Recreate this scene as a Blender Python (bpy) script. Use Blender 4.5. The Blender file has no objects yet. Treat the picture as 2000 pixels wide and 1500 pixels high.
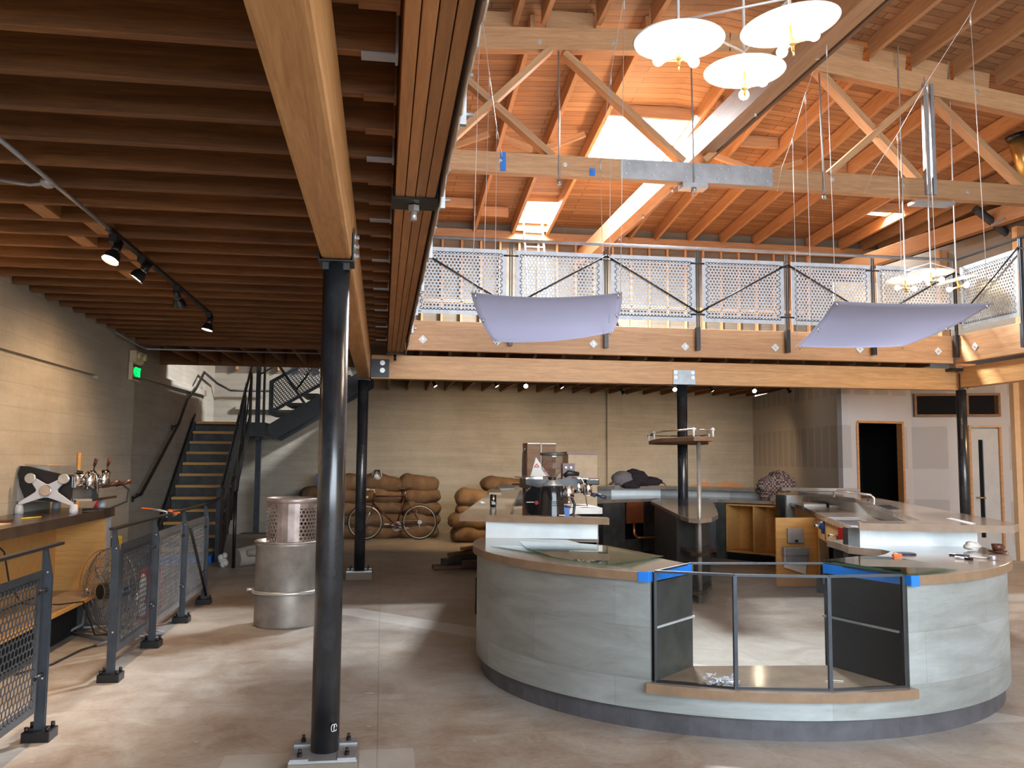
import bpy, bmesh, math, random
from mathutils import Vector, Matrix
random.seed(7)
PI = math.pi
SC = bpy.context.scene
COL = SC.collection

# ---------------------------------------------------------------- materials
MATS = {}
def newmat(name):
    m = bpy.data.materials.new(name); m.use_nodes = True
    nt = m.node_tree; b = nt.nodes['Principled BSDF']
    return m, nt, b
def ramp(nt, stops):
    r = nt.nodes.new('ShaderNodeValToRGB'); e = r.color_ramp.elements
    while len(e) < len(stops): e.new(0.5)
    for i, (p, c) in enumerate(stops):
        e[i].position = p; e[i].color = (c[0], c[1], c[2], 1)
    return r
def coords(nt, scale=(1, 1, 1), kind='Object', rot=(0, 0, 0)):
    tc = nt.nodes.new('ShaderNodeTexCoord'); mp = nt.nodes.new('ShaderNodeMapping')
    mp.inputs['Scale'].default_value = scale; mp.inputs['Rotation'].default_value = rot
    nt.links.new(tc.outputs[kind], mp.inputs['Vector'])
    return mp.outputs['Vector']
def noise(nt, vec, scale, detail=4, rough=.6, dist=0):
    n = nt.nodes.new('ShaderNodeTexNoise'); n.inputs['Scale'].default_value = scale
    n.inputs['Detail'].default_value = detail; n.inputs['Roughness'].default_value = rough
    n.inputs['Distortion'].default_value = dist
    nt.links.new(vec, n.inputs['Vector']); return n.outputs['Fac']
def mixc(nt, fac, a, b, mode='MIX'):
    n = nt.nodes.new('ShaderNodeMix'); n.data_type = 'RGBA'; n.blend_type = mode
    for s, v in ((n.inputs[0], fac), (n.inputs[6], a), (n.inputs[7], b)):
        if isinstance(v, (int, float)): s.default_value = v
        elif isinstance(v, tuple): s.default_value = (v[0], v[1], v[2], 1)
        else: nt.links.new(v, s)
    return n.outputs[2]
def math_(nt, op, a, b=0, c=None):
    n = nt.nodes.new('ShaderNodeMath'); n.operation = op
    for i, v in enumerate((a, b, c)):
        if v is None: continue
        if isinstance(v, (int, float)): n.inputs[i].default_value = v
        else: nt.links.new(v, n.inputs[i])
    return n.outputs[0]
def bump(nt, b, h, strength=.3, dist=.01):
    n = nt.nodes.new('ShaderNodeBump'); n.inputs['Strength'].default_value = strength
    n.inputs['Distance'].default_value = dist
    nt.links.new(h, n.inputs['Height']); nt.links.new(n.outputs[0], b.inputs['Normal'])
def plain(name, col, rough=.5, metal=0, vary=.12, scale=6, **kw):
    m, nt, b = newmat(name)
    f = noise(nt, coords(nt), scale, 5)
    a = tuple(max(0, c*(1-vary)) for c in col); z = tuple(min(1, c*(1+vary)) for c in col)
    r = ramp(nt, [(.35, a), (.65, z)]); nt.links.new(f, r.inputs[0])
    nt.links.new(r.outputs[0], b.inputs['Base Color'])
    b.inputs['Roughness'].default_value = rough; b.inputs['Metallic'].default_value = metal
    for k, v in kw.items(): b.inputs[k.replace('_', ' ')].default_value = v
    MATS[name] = m; return m
def wood(name, lo, hi, rough=.55, vary=True):
    m, nt, b = newmat(name)
    v = coords(nt, (1, 14, 14))
    oi = nt.nodes.new('ShaderNodeObjectInfo')
    va = nt.nodes.new('ShaderNodeVectorMath'); va.operation = 'ADD'
    sc = nt.nodes.new('ShaderNodeVectorMath'); sc.operation = 'SCALE'; sc.inputs[0].default_value = (37, 11, 23)
    nt.links.new(oi.outputs['Random'], sc.inputs['Scale'])
    nt.links.new(v, va.inputs[0]); nt.links.new(sc.outputs[0], va.inputs[1])
    f = noise(nt, va.outputs[0], 1.3, 6, .65, 1.2)
    g = noise(nt, va.outputs[0], 7, 3, .6, .6)
    f2 = math_(nt, 'ADD', math_(nt, 'MULTIPLY', f, .7), math_(nt, 'MULTIPLY', g, .3))
    r = ramp(nt, [(.3, lo), (.5, tuple((a+b_)/2 for a, b_ in zip(lo, hi))), (.68, hi)])
    nt.links.new(f2, r.inputs[0]); col = r.outputs[0]
    if vary:
        k = math_(nt, 'MULTIPLY_ADD', oi.outputs['Random'], .35, .8)
        cc = nt.nodes.new('ShaderNodeCombineColor')
        for i in range(3): nt.links.new(k, cc.inputs[i])
        col = mixc(nt, 1.0, col, cc.outputs[0], 'MULTIPLY')
    nt.links.new(col, b.inputs['Base Color'])
    b.inputs['Roughness'].default_value = rough
    bump(nt, b, f2, .15, .004)
    MATS[name] = m; return m

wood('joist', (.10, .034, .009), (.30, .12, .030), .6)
wood('glulam', (.44, .20, .065), (.74, .41, .165), .45, False)
wood('fir', (.38, .185, .08), (.62, .355, .175), .5)
wood('fir_dark', (.34, .15, .05), (.60, .29, .11), .5)
wood('ply', (.52, .26, .07), (.72, .40, .13), .45, False)
wood('tread', (.62, .30, .08), (.85, .48, .17), .4)
wood('stud', (.50, .25, .10), (.75, .42, .2), .6)
wood('oldwood', (.14, .07, .035), (.30, .17, .09), .7)
wood('brownwood', (.10, .03, .012), (.2, .07, .03), .35)

def concrete_wall(name, lo, hi, boards=.2):
    m, nt, b = newmat(name)
    v = coords(nt)
    vz = coords(nt, (.35, .35, 5))
    f = noise(nt, v, 1.1, 8, .65, .3); g = noise(nt, vz, 2.2, 5, .6, .2); h = noise(nt, v, 26, 3, .5)
    s = nt.nodes.new('ShaderNodeSeparateXYZ'); nt.links.new(v, s.inputs[0])
    fr = math_(nt, 'FRACT', math_(nt, 'MULTIPLY', math_(nt, 'ADD', s.outputs[2], math_(nt, 'MULTIPLY', f, .02)), 1/boards))
    line = math_(nt, 'LESS_THAN', fr, .05)
    k = math_(nt, 'ADD', math_(nt, 'MULTIPLY', f, .5), math_(nt, 'ADD', math_(nt, 'MULTIPLY', g, .38), math_(nt, 'MULTIPLY', h, .12)))
    r = ramp(nt, [(.30, lo), (.68, hi)]); nt.links.new(k, r.inputs[0])
    c = mixc(nt, math_(nt, 'MULTIPLY', line, math_(nt, 'MULTIPLY', g, .32)), r.outputs[0], tuple(x*.45 for x in lo))
    spots = math_(nt, 'GREATER_THAN', noise(nt, v, 22, 2, .4), .76)
    c = mixc(nt, math_(nt, 'MULTIPLY', spots, .45), c, tuple(x*.5 for x in lo))
    nt.links.new(c, b.inputs['Base Color']); b.inputs['Roughness'].default_value = .8
    bump(nt, b, math_(nt, 'SUBTRACT', k, math_(nt, 'MULTIPLY', line, .5)), .5, .008)
    MATS[name] = m
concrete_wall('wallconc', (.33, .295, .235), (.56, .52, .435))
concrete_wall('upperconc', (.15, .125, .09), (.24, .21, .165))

def floor_mat():
    m, nt, b = newmat('floorconc')
    v = coords(nt)
    f = noise(nt, v, .45, 8, .62, .5); g = noise(nt, v, 2.6, 8, .7, .8); h = noise(nt, v, 30, 4, .6)
    k = math_(nt, 'ADD', math_(nt, 'MULTIPLY', f, .55), math_(nt, 'ADD', math_(nt, 'MULTIPLY', g, .35), math_(nt, 'MULTIPLY', h, .1)))
    r = ramp(nt, [(.34, (.17, .115, .085)), (.45, (.33, .265, .215)), (.54, (.44, .405, .365)), (.66, (.60, .575, .535))]); nt.links.new(k, r.inputs[0])
    c = r.outputs[0]
    s = nt.nodes.new('ShaderNodeSeparateXYZ'); nt.links.new(v, s.inputs[0]); x, y = s.outputs[0], s.outputs[1]
    def rng(a, lo, hi):
        return math_(nt, 'MULTIPLY', math_(nt, 'GREATER_THAN', a, lo), math_(nt, 'LESS_THAN', a, hi))
    # patched slab around the near column and a pale filled trench inside the bar
    p1 = math_(nt, 'MULTIPLY', rng(x, -.80, .20), rng(y, 3.4, 4.98))
    c = mixc(nt, math_(nt, 'MULTIPLY', p1, .5), c, (.56, .56, .54))
    t = math_(nt, 'ADD', math_(nt, 'MULTIPLY', x, .72), math_(nt, 'MULTIPLY', y, .69))
    p2 = math_(nt, 'MULTIPLY', rng(t, 6.05, 6.40), rng(y, 5.0, 9.5))
    c = mixc(nt, math_(nt, 'MULTIPLY', p2, .55), c, (.68, .66, .63))
    # saw-cut joints
    for a, w, n_ in ((x, 3.0, .0), (y, 3.6, .35)):
        l = math_(nt, 'LESS_THAN', math_(nt, 'FRACT', math_(nt, 'ADD', math_(nt, 'DIVIDE', a, w), n_)), .0028)
        c = mixc(nt, math_(nt, 'MULTIPLY', l, .3), c, (.09, .07, .06))
    sp = math_(nt, 'GREATER_THAN', noise(nt, v, 14, 3, .6, 1.5), .70)
    c = mixc(nt, math_(nt, 'MULTIPLY', sp, .4), c, (.62, .60, .56))
    nt.links.new(c, b.inputs['Base Color'])
    rr = nt.nodes.new('ShaderNodeMapRange'); rr.inputs[3].default_value = .28; rr.inputs[4].default_value = .62
    nt.links.new(g, rr.inputs[0]); nt.links.new(rr.outputs[0], b.inputs['Roughness'])
    bump(nt, b, k, .15, .004); MATS['floorconc'] = m
floor_mat()

def deck_mat():
    m, nt, b = newmat('deck')
    v = coords(nt)
    br = nt.nodes.new('ShaderNodeTexBrick'); br.inputs['Scale'].default_value = 1
    br.inputs['Brick Width'].default_value = 2.6; br.inputs['Row Height'].default_value = .15
    br.inputs['Mortar Size'].default_value = .006; br.inputs['Mortar Smooth'].default_value = .2
    br.inputs['Color1'].default_value = (.33, .165, .075, 1); br.inputs['Color2'].default_value = (.50, .285, .14, 1)
    br.inputs['Mortar'].default_value = (.10, .03, .01, 1); br.inputs['Bias'].default_value = 0
    nt.links.new(v, br.inputs['Vector'])
    f = noise(nt, coords(nt, (1, 12, 12)), 1.6, 6, .6, .8)
    r = ramp(nt, [(.3, (.62, .62, .62)), (.7, (1, 1, 1))]); nt.links.new(f, r.inputs[0])
    c = mixc(nt, 1.0, br.outputs['Color'], r.outputs[0], 'MULTIPLY')
    nt.links.new(c, b.inputs['Base Color']); b.inputs['Roughness'].default_value = .55
    MATS['deck'] = m
deck_mat()
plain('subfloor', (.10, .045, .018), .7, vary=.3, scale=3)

def drywall():
    m, nt, b = newmat('drywall')
    v = coords(nt)
    s = nt.nodes.new('ShaderNodeSeparateXYZ'); nt.links.new(v, s.inputs[0])
    hx = math_(nt, 'ADD', s.outputs[0], s.outputs[1])
    n1 = noise(nt, v, 1.2, 3, .5)
    fx = math_(nt, 'FRACT', math_(nt, 'MULTIPLY', math_(nt, 'ADD', hx, math_(nt, 'MULTIPLY', n1, .04)), 1/.42))
    fz = math_(nt, 'FRACT', math_(nt, 'MULTIPLY', math_(nt, 'ADD', s.outputs[2], math_(nt, 'MULTIPLY', n1, .05)), 1/1.22))
    def rng(a, lo, hi): return math_(nt, 'MULTIPLY', math_(nt, 'GREATER_THAN', a, lo), math_(nt, 'LESS_THAN', a, hi))
    pat = math_(nt, 'MULTIPLY', rng(fx, .12, .88), rng(fz, .22, .80))
    c = mixc(nt, math_(nt, 'MULTIPLY', pat, .55), (.50, .47, .455), (.34, .31, .29))
    nt.links.new(c, b.inputs['Base Color']); b.inputs['Roughness'].default_value = .85
    MATS['drywall'] = m
drywall()
plain('plaster', (.50, .485, .46), .85, vary=.05)
plain('plaster_warm_lit', (.72, .50, .30), .8, vary=.06)  # orange tone carries the warm light falling on the far right wall
plain('steel_black', (.013, .013, .015), .36, .0, .3, 9)
plain('steel_column', (.022, .024, .028), .24, .1, .5, 5, IOR=1.7)
plain('steel_rail', (.045, .055, .070), .38, .2, .2, 8)
plain('steel_panel', (.30, .32, .34), .40, .5, .15, 8)
plain('steel_panel_up', (.52, .54, .58), .45, .2, .08, 8)
plain('galv', (.42, .43, .45), .40, .6, .14, 5)
plain('chrome', (.72, .68, .66), .12, 1.0, .05)
plain('bolt', (.62, .62, .60), .35, .7, .1)
plain('laminate', (.30, .235, .185), .14, 0, .14, 5)
plain('laminate_edge', (.255, .165, .10), .42, 0, .12, 12)
plain('drumsteel', (.33, .30, .27), .42, .45, .3, 3)
plain('basket', (.36, .29, .26), .38, .5, .3, 6)
plain('casing_black', (.006, .006, .007), .45, 0, .1, **{'Specular_IOR_Level': .15})
plain('darkpanel', (.030, .030, .034), .25, 0, .3)
plain('greypanel', (.085, .088, .085), .38, .3, .25)
plain('darktop', (.055, .038, .028), .22, 0, .35, 4)
plain('black', (.008, .008, .010), .4, 0, .1)
plain('rubber', (.015, .015, .016), .6)
plain('blackgloss', (.012, .012, .014), .12)
plain('red', (.55, .02, .02), .35)
plain('blue', (.03, .10, .35), .35)
plain('tape', (.015, .20, .75), .5)
plain('orange', (.85, .16, .02), .4)
plain('yellow', (.80, .60, .01), .4)
plain('white', (.80, .80, .80), .45, vary=.03)
plain('paper', (.78, .75, .70), .7, vary=.04)
plain('cream', (.72, .58, .38), .6)
plain('castwhite', (.62, .62, .66), .35)
plain('brown', (.09, .028, .016), .35)
plain('copper', (.75, .30, .15), .3, .9)
plain('brass', (.70, .45, .15), .3, .9)
plain('cloth_dark', (.045, .035, .04), .9)
plain('cloth_grey', (.33, .30, .31), .9)
plain('canvas', (.48, .42, .36), .9)
plain('film', (.62, .66, .78), .25)
plain('cardboard', (.50, .38, .25), .8)
plain('wire', (.62, .56, .53), .4, .3, .05)
plain('bakelite', (.02, .02, .05), .3)
plain('maroon', (.075, .012, .010), .3, .0)
plain('saddle', (.10, .035, .015), .4)
plain('bulbsocket', (.75, .6, .4), .3, .5)
plain('discglass', (.93, .90, .88), .5, 0, .02)
plain('void', (.004, .004, .004), 1)  # near black, puts the shade of recesses and hollows into the colour

def burlap():
    m, nt, b = newmat('burlap')
    v = coords(nt)
    oi = nt.nodes.new('ShaderNodeObjectInfo')
    f = noise(nt, v, 3, 6, .6); w = noise(nt, v, 90, 2, .5)
    k = math_(nt, 'ADD', math_(nt, 'MULTIPLY', f, .6), math_(nt, 'ADD', math_(nt, 'MULTIPLY', w, .2), math_(nt, 'MULTIPLY', oi.outputs['Random'], .2)))
    r = ramp(nt, [(.35, (.13, .075, .038)), (.65, (.28, .175, .095))]); nt.links.new(k, r.inputs[0])
    nt.links.new(r.outputs[0], b.inputs['Base Color']); b.inputs['Roughness'].default_value = .95
    bump(nt, b, w, .6, .004); MATS['burlap'] = m
burlap()

def zinc():
    m, nt, b = newmat('zinc')
    v = coords(nt)
    s = nt.nodes.new('ShaderNodeSeparateXYZ'); nt.links.new(v, s.inputs[0])
    ang = math_(nt, 'MULTIPLY', math_(nt, 'ARCTAN2', s.outputs[1], s.outputs[0]), 1.9)
    cx = nt.nodes.new('ShaderNodeCombineXYZ'); nt.links.new(ang, cx.inputs[0]); nt.links.new(s.outputs[2], cx.inputs[1])
    br = nt.nodes.new('ShaderNodeTexBrick'); br.inputs['Scale'].default_value = 1
    br.inputs['Brick Width'].default_value = 1.25; br.inputs['Row Height'].default_value = .30
    br.inputs['Mortar Size'].default_value = .0015; br.inputs['Color1'].default_value = (.36, .39, .385, 1)
    br.inputs['Color2'].default_value = (.44, .485, .49, 1); br.inputs['Mortar'].default_value = (.30, .33, .34, 1)
    nt.links.new(cx.outputs[0], br.inputs['Vector'])
    f = noise(nt, coords(nt, (1, 1, 5)), 1.6, 7, .65, .6)
    r = ramp(nt, [(.34, (.76, .75, .72)), (.66, (1.08, 1.10, 1.12))]); nt.links.new(f, r.inputs[0])
    c = mixc(nt, 1, br.outputs['Color'], r.outputs[0], 'MULTIPLY'); nt.links.new(c, b.inputs['Base Color'])
    b.inputs['Metallic'].default_value = .45; b.inputs['Roughness'].default_value = .5
    MATS['zinc'] = m
zinc()
plain('aluminium', (.66, .70, .70), .42, .35, .08, 4)
plain('kick', (.10, .10, .112), .4, .2, .2)

def glass(name, tint=(1, 1, 1), refl=1.0, rough=.02, clear=1.0):
    m, nt, b = newmat(name); nt.nodes.remove(b)
    tr = nt.nodes.new('ShaderNodeBsdfTransparent'); tr.inputs[0].default_value = (*tint, 1)
    gl = nt.nodes.new('ShaderNodeBsdfGlossy'); gl.inputs['Roughness'].default_value = rough
    fr = nt.nodes.new('ShaderNodeFresnel'); fr.inputs[0].default_value = 1.5
    mx = nt.nodes.new('ShaderNodeMixShader')
    ge = nt.nodes.new('ShaderNodeNewGeometry')
    k = math_(nt, 'MULTIPLY', math_(nt, 'MULTIPLY', fr.outputs[0], refl), math_(nt, 'SUBTRACT', 1, ge.outputs['Backfacing']))
    k = math_(nt, 'MINIMUM', k, 1)
    nt.links.new(k, mx.inputs[0]); nt.links.new(tr.outputs[0], mx.inputs[1]); nt.links.new(gl.outputs[0], mx.inputs[2])
    nt.links.new(mx.outputs[0], nt.nodes['Material Output'].inputs[0])
    MATS[name] = m
glass('glass_clear', (.93, .95, .94), .55)
glass('glass_green', (.84, .93, .91), 1.25)
glass('glass_smoke', (.78, .76, .78), 2.0)
def sheet():
    m, nt, b = newmat('polysheet')
    b.inputs['Base Color'].default_value = (.46, .47, .57, 1); b.inputs['Roughness'].default_value = .35
    tl = nt.nodes.new('ShaderNodeBsdfTranslucent'); tl.inputs[0].default_value = (.58, .59, .70, 1)
    tp = nt.nodes.new('ShaderNodeBsdfTransparent')
    w = nt.nodes.new('ShaderNodeTexWave'); w.inputs['Scale'].default_value = 22; w.wave_type = 'BANDS'; w.bands_direction = 'X'
    nt.links.new(coords(nt), w.inputs[0])
    mx = nt.nodes.new('ShaderNodeMixShader'); mx.inputs[0].default_value = .55
    nt.links.new(b.outputs[0], mx.inputs[1]); nt.links.new(tl.outputs[0], mx.inputs[2])
    bump(nt, b, w.outputs[0], .2, .004)
    nt.links.new(mx.outputs[0], nt.nodes['Material Output'].inputs[0]); MATS['polysheet'] = m
sheet()
def emit(name, col, s):
    m, nt, b = newmat(name)
    b.inputs['Base Color'].default_value = (*col, 1)
    b.inputs['Emission Color'].default_value = (*col, 1); b.inputs['Emission Strength'].default_value = s
    MATS[name] = m
emit('bulb', (1.0, .80, .55), 160)
emit('bulb_soft', (1.0, .78, .52), 30)
emit('lamp_face', (1.0, .70, .38), 45)
emit('lamp_face_dim', (1.0, .68, .36), 7)
emit('exit_green', (.0, 1.0, .12), 2.2)
emit('neon', (1, .5, .12), 4)
def plaid():
    m, nt, b = newmat('plaid')
    c = nt.nodes.new('ShaderNodeTexChecker'); c.inputs['Scale'].default_value = 31
    c.inputs[1].default_value = (.08, .03, .025, 1); c.inputs[2].default_value = (.34, .26, .22, 1)
    nt.links.new(coords(nt), c.inputs[0]); nt.links.new(c.outputs[0], b.inputs['Base Color'])
    b.inputs['Roughness'].default_value = .9; MATS['plaid'] = m
plaid()
def plastic_bag():
    glass('filmbag', (.80, .84, .95), 5.0, .15)
plastic_bag()

# ---------------------------------------------------------------- geometry
class MB:
    def __init__(self, M=None): self.v = []; self.f = []; self.M = M or Matrix(); self.sm = []
    def add(self, vs, fs, smooth=False):
        b = len(self.v)
        for p in vs: self.v.append(self.M @ Vector(p))
        for f in fs: self.f.append([i+b for i in f]); self.sm.append(smooth)
        return self
    def box(self, c, s, rz=0, R=None):
        R = R or Matrix.Rotation(rz, 4, 'Z'); c = Vector(c)
        vs = [c + R @ Vector((x*s[0]/2, y*s[1]/2, z*s[2]/2)) for z in (-1, 1) for y in (-1, 1) for x in (-1, 1)]
        return self.add(vs, [(0, 2, 3, 1), (4, 5, 7, 6), (0, 1, 5, 4), (2, 6, 7, 3), (0, 4, 6, 2), (1, 3, 7, 5)])
    def bb(self, a, b):
        return self.box([(x+y)/2 for x, y in zip(a, b)], [abs(x-y) for x, y in zip(a, b)])
    def bar(self, p, q, w, h, up=(0, 0, 1)):
        p, q = Vector(p), Vector(q); d = (q-p).normalized(); u = Vector(up)
        s = d.cross(u)
        if s.length < 1e-4: s = d.cross(Vector((1, 0, 0)))
        s.normalize(); u = s.cross(d).normalized()
        vs = [e + s*a*w/2 + u*c*h/2 for e in (p, q) for c in (-1, 1) for a in (-1, 1)]
        return self.add(vs, [(0, 1, 3, 2), (4, 6, 7, 5), (0, 4, 5, 1), (2, 3, 7, 6), (0, 2, 6, 4), (1, 5, 7, 3)])
    def tube(self, pts, r, n=10, caps=True, smooth=True):
        pts = [Vector(p) for p in pts]; rs = r if isinstance(r, (list, tuple)) else [r]*len(pts)
        vs = []; prev = None
        for i, p in enumerate(pts):
            d = (pts[min(i+1, len(pts)-1)] - pts[max(i-1, 0)]).normalized()
            if prev is None:
                a = d.cross(Vector((0, 0, 1)))
                if a.length < 1e-3: a = d.cross(Vector((1, 0, 0)))
            else:
                a = prev - d*prev.dot(d)
            a.normalize(); prev = a; b = d.cross(a)
            for k in range(n):
                t = 2*PI*k/n; vs.append(p + (a*math.cos(t) + b*math.sin(t))*rs[i])
        fs = []
        for i in range(len(pts)-1):
            for k in range(n):
                fs.append((i*n+k, i*n+(k+1) % n, (i+1)*n+(k+1) % n, (i+1)*n+k))
        self.add(vs, fs, smooth)
        if caps:
            b = len(self.v)-len(vs)
            self.f.append([b+k for k in range(n)][::-1]); self.sm.append(False)
            self.f.append([b+(len(pts)-1)*n+k for k in range(n)]); self.sm.append(False)
        return self
    def lathe(self, prof, c=(0, 0, 0), n=24, smooth=True, axis='Z', cap=True):
        c = Vector(c); vs = []
        for r, z in prof:
            for k in range(n):
                t = 2*PI*k/n; p = Vector((r*math.cos(t), r*math.sin(t), z))
                if axis == 'X': p = Vector((p.z, p.x, p.y))
                if axis == 'Y': p = Vector((p.y, p.z, p.x))
                vs.append(c+p)
        m = len(prof)
        fs = [(i*n+k, i*n+(k+1) % n, (i+1)*n+(k+1) % n, (i+1)*n+k) for i in range(m-1) for k in range(n)]
        self.add(vs, fs, smooth)
        if cap:
            b = len(self.v)-len(vs)
            if prof[0][0] > 1e-5: self.f.append([b+k for k in range(n)][::-1]); self.sm.append(False)
            if prof[-1][0] > 1e-5: self.f.append([b+(m-1)*n+k for k in range(n)]); self.sm.append(False)
        return self
    def prism(self, poly, z0, z1):
        n = len(poly)
        vs = [(x, y, z0) for x, y in poly] + [(x, y, z1) for x, y in poly]
        return self.add(vs, [list(range(n))[::-1], list(range(n, 2*n))] + [(i, (i+1) % n, n+(i+1) % n, n+i) for i in range(n)])
    def plate(self, pts, d):
        # closed 3D polygon extruded by vector d
        d = Vector(d); n = len(pts); pts = [Vector(p) for p in pts]
        return self.add(pts + [p+d for p in pts], [list(range(n))[::-1], list(range(n, 2*n))] + [(i, (i+1) % n, n+(i+1) % n, n+i) for i in range(n)])
    def sphere(self, c, r, n=12, m=8, sc=(1, 1, 1)):
        prof = [(math.sin(PI*i/m)*r, -math.cos(PI*i/m)*r) for i in range(m+1)]
        prof[0] = (1e-4, -r); prof[-1] = (1e-4, r)
        old = self.M; self.M = old @ Matrix.Translation(c) @ Matrix.Diagonal((*sc, 1))
        self.lathe(prof, (0, 0, 0), n, cap=False); self.M = old; return self
    def blob(self, c, r, sc=(1, 1, 1), seed=0, amp=.25, n=36, m=24):
        rnd = random.Random(seed); ws = [(Vector((rnd.gauss(0, 1), rnd.gauss(0, 1), rnd.gauss(0, 1))).normalized()*f, rnd.uniform(0, 6), a) for f, a in ((2.5, 1), (3.5, .9), (5, .7), (7, .55), (9, .4), (12, .3), (15, .2))]
        vs = []
        for i in range(m+1):
            th = PI*i/m
            for k in range(n):
                ph = 2*PI*k/n; d = Vector((math.sin(th)*math.cos(ph), math.sin(th)*math.sin(ph), math.cos(th)))
                h = sum(a*abs(math.sin(w.dot(d)+p)) for w, p, a in ws)/4.05
                q = d*r*(1-amp+2*amp*h); vs.append(Vector(c)+Vector((q.x*sc[0], q.y*sc[1], max(q.z*sc[2], -r*sc[2]*.75))))
        return self.add(vs, [(i*n+k, i*n+(k+1) % n, (i+1)*n+(k+1) % n, (i+1)*n+k) for i in range(m) for k in range(n)], True)
    def torus(self, c, R, r, axis='Z', n=32, m=8):
        pts = []; c = Vector(c); vs = []
        for i in range(n):
            a = 2*PI*i/n
            for k in range(m):
                b = 2*PI*k/m; x = (R+r*math.cos(b))*math.cos(a); y = (R+r*math.cos(b))*math.sin(a); z = r*math.sin(b)
                p = {'Z': (x, y, z), 'Y': (x, z, y), 'X': (z, x, y)}[axis]; vs.append(c+Vector(p))
        return self.add(vs, [(i*m+k, ((i+1) % n)*m+k, ((i+1) % n)*m+(k+1) % m, i*m+(k+1) % m) for i in range(n) for k in range(m)], True)
    def build(self, name, mat, parent=None, bevel=0, origin=None, subsurf=0, solid=0):
        me = bpy.data.meshes.new(name)
        if parent is not None: off = Vector(parent['_w']) if '_w' in parent else Vector((0, 0, 0))
        elif origin is not None: off = Vector(origin)
        else:
            xs = [v.x for v in self.v]; ys = [v.y for v in self.v]; zs = [v.z for v in self.v]
            off = Vector(((min(xs)+max(xs))/2, (min(ys)+max(ys))/2, min(zs)))
        me.from_pydata([tuple(v-off) for v in self.v], [], self.f)
        me.polygons.foreach_set('use_smooth', self.sm); me.update()
        bm = bmesh.new(); bm.from_mesh(me); bmesh.ops.recalc_face_normals(bm, faces=bm.faces); bm.to_mesh(me); bm.free()
        o = bpy.data.objects.new(name, me); COL.objects.link(o)
        me.materials.append(MATS[mat] if isinstance(mat, str) else mat)
        o['_w'] = tuple(off)
        if parent is not None: o.parent = parent
        else: o.location = off
        if bevel:
            md = o.modifiers.new('bevel', 'BEVEL'); md.width = bevel; md.segments = 2; md.limit_method = 'ANGLE'; md.angle_limit = .6
        if subsurf:
            md = o.modifiers.new('sub', 'SUBSURF'); md.levels = subsurf; md.render_levels = subsurf
        if solid:
            md = o.modifiers.new('solid', 'SOLIDIFY'); md.thickness = solid; md.offset = 0
        return o
def tag(o, label=None, cat=None, group=None, kind=None):
    if label: o['label'] = label
    if cat: o['category'] = cat
    if group: o['group'] = group
    if kind: o['kind'] = kind
    return o
def thing(name, loc, label, cat, group=None):
    o = bpy.data.objects.new(name, None); COL.objects.link(o); o.location = loc; o['_w'] = tuple(loc)
    o.empty_display_size = .1
    return tag(o, label, cat, group)
def copy_tree(o, parent=None):
    c = o.copy(); COL.objects.link(c); c.parent = parent
    for ch in list(o.children): copy_tree(ch, c)
    return c
def beam(name, p, q, w, h, mat, parent=None, up=(0, 0, 1), bevel=.004):
    # timber or bar whose local X runs along its length, so the grain follows it
    p, q = Vector(p), Vector(q); d = (q-p); L = d.length; d.normalize(); u = Vector(up)
    s = u.cross(d)
    if s.length < 1e-4: s = Vector((1, 0, 0)).cross(d)
    s.normalize(); u = d.cross(s).normalized()
    m = MB(); m.bb((0, -w/2, -h/2), (L, w/2, h/2))
    o = m.build(name, mat, None, bevel, origin=(0, 0, 0))
    M = Matrix((d, s, u)).transposed().to_4x4(); M.translation = p
    if parent is not None:
        o.parent = parent; M = Matrix.Translation(-Vector(parent['_w'])) @ M
    o.matrix_basis = M
    o['_w'] = tuple(p)
    return o
def struct(name, mb, mat, parent=None, **kw):
    o = mb.build(name, mat, parent, origin=(0, 0, 0) if parent is None else None, **kw)
    if parent is None: o['kind'] = 'structure'
    return o
EX = 1.0
def arc(c, r, a0, a1, n):
    return [(c[0]+EX*r*math.cos(math.radians(a0+(a1-a0)*i/n)), c[1]+r*math.sin(math.radians(a0+(a1-a0)*i/n))) for i in range(n+1)]
def hexsheet(mb, w, h, p, ratio, fn, border=.035):
    # perforated sheet w x h; fn maps (u, v) to a point; holes on a staggered grid inside a plain border
    R = p/math.sqrt(3); r = p*ratio; rows = int((h-2*border)/(p*.866)); cols = int((w-2*border)/p)
    u0 = (w-cols*p)/2; v0 = (h-rows*p*.866)/2
    for j in range(rows):
        for i in range(cols - (j % 2)):
            cx = u0+p/2+i*p+(p/2 if j % 2 else 0); cy = v0+p*.433+j*p*.866
            o = [fn(cx+R*math.cos(PI/6+k*PI/3), cy+R*math.sin(PI/6+k*PI/3)) for k in range(6)]
            q = [fn(cx+r*math.cos(PI/6+k*PI/3), cy+r*math.sin(PI/6+k*PI/3)) for k in range(6)]
            mb.add(o+q, [(k, (k+1) % 6, 6+(k+1) % 6, 6+k) for k in range(6)])
    b = u0+p*.62; c = v0+R*.9
    for (x0, x1, y0, y1) in ((0, b, 0, h), (w-b, w, 0, h), (b, w-b, 0, c), (b, w-b, h-c, h)):
        n = max(1, int((x1-x0)/.08))
        for k in range(n):
            a, d = x0+(x1-x0)*k/n, x0+(x1-x0)*(k+1)/n
            mb.add([fn(a, y0), fn(d, y0), fn(d, y1), fn(a, y1)], [(0, 1, 2, 3)])
    return mb

# ---------------------------------------------------------------- the setting
m = MB(); m.bb((-4.2, -6, -.2), (14, 20, 0)); struct('floor', m, 'floorconc')
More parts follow.
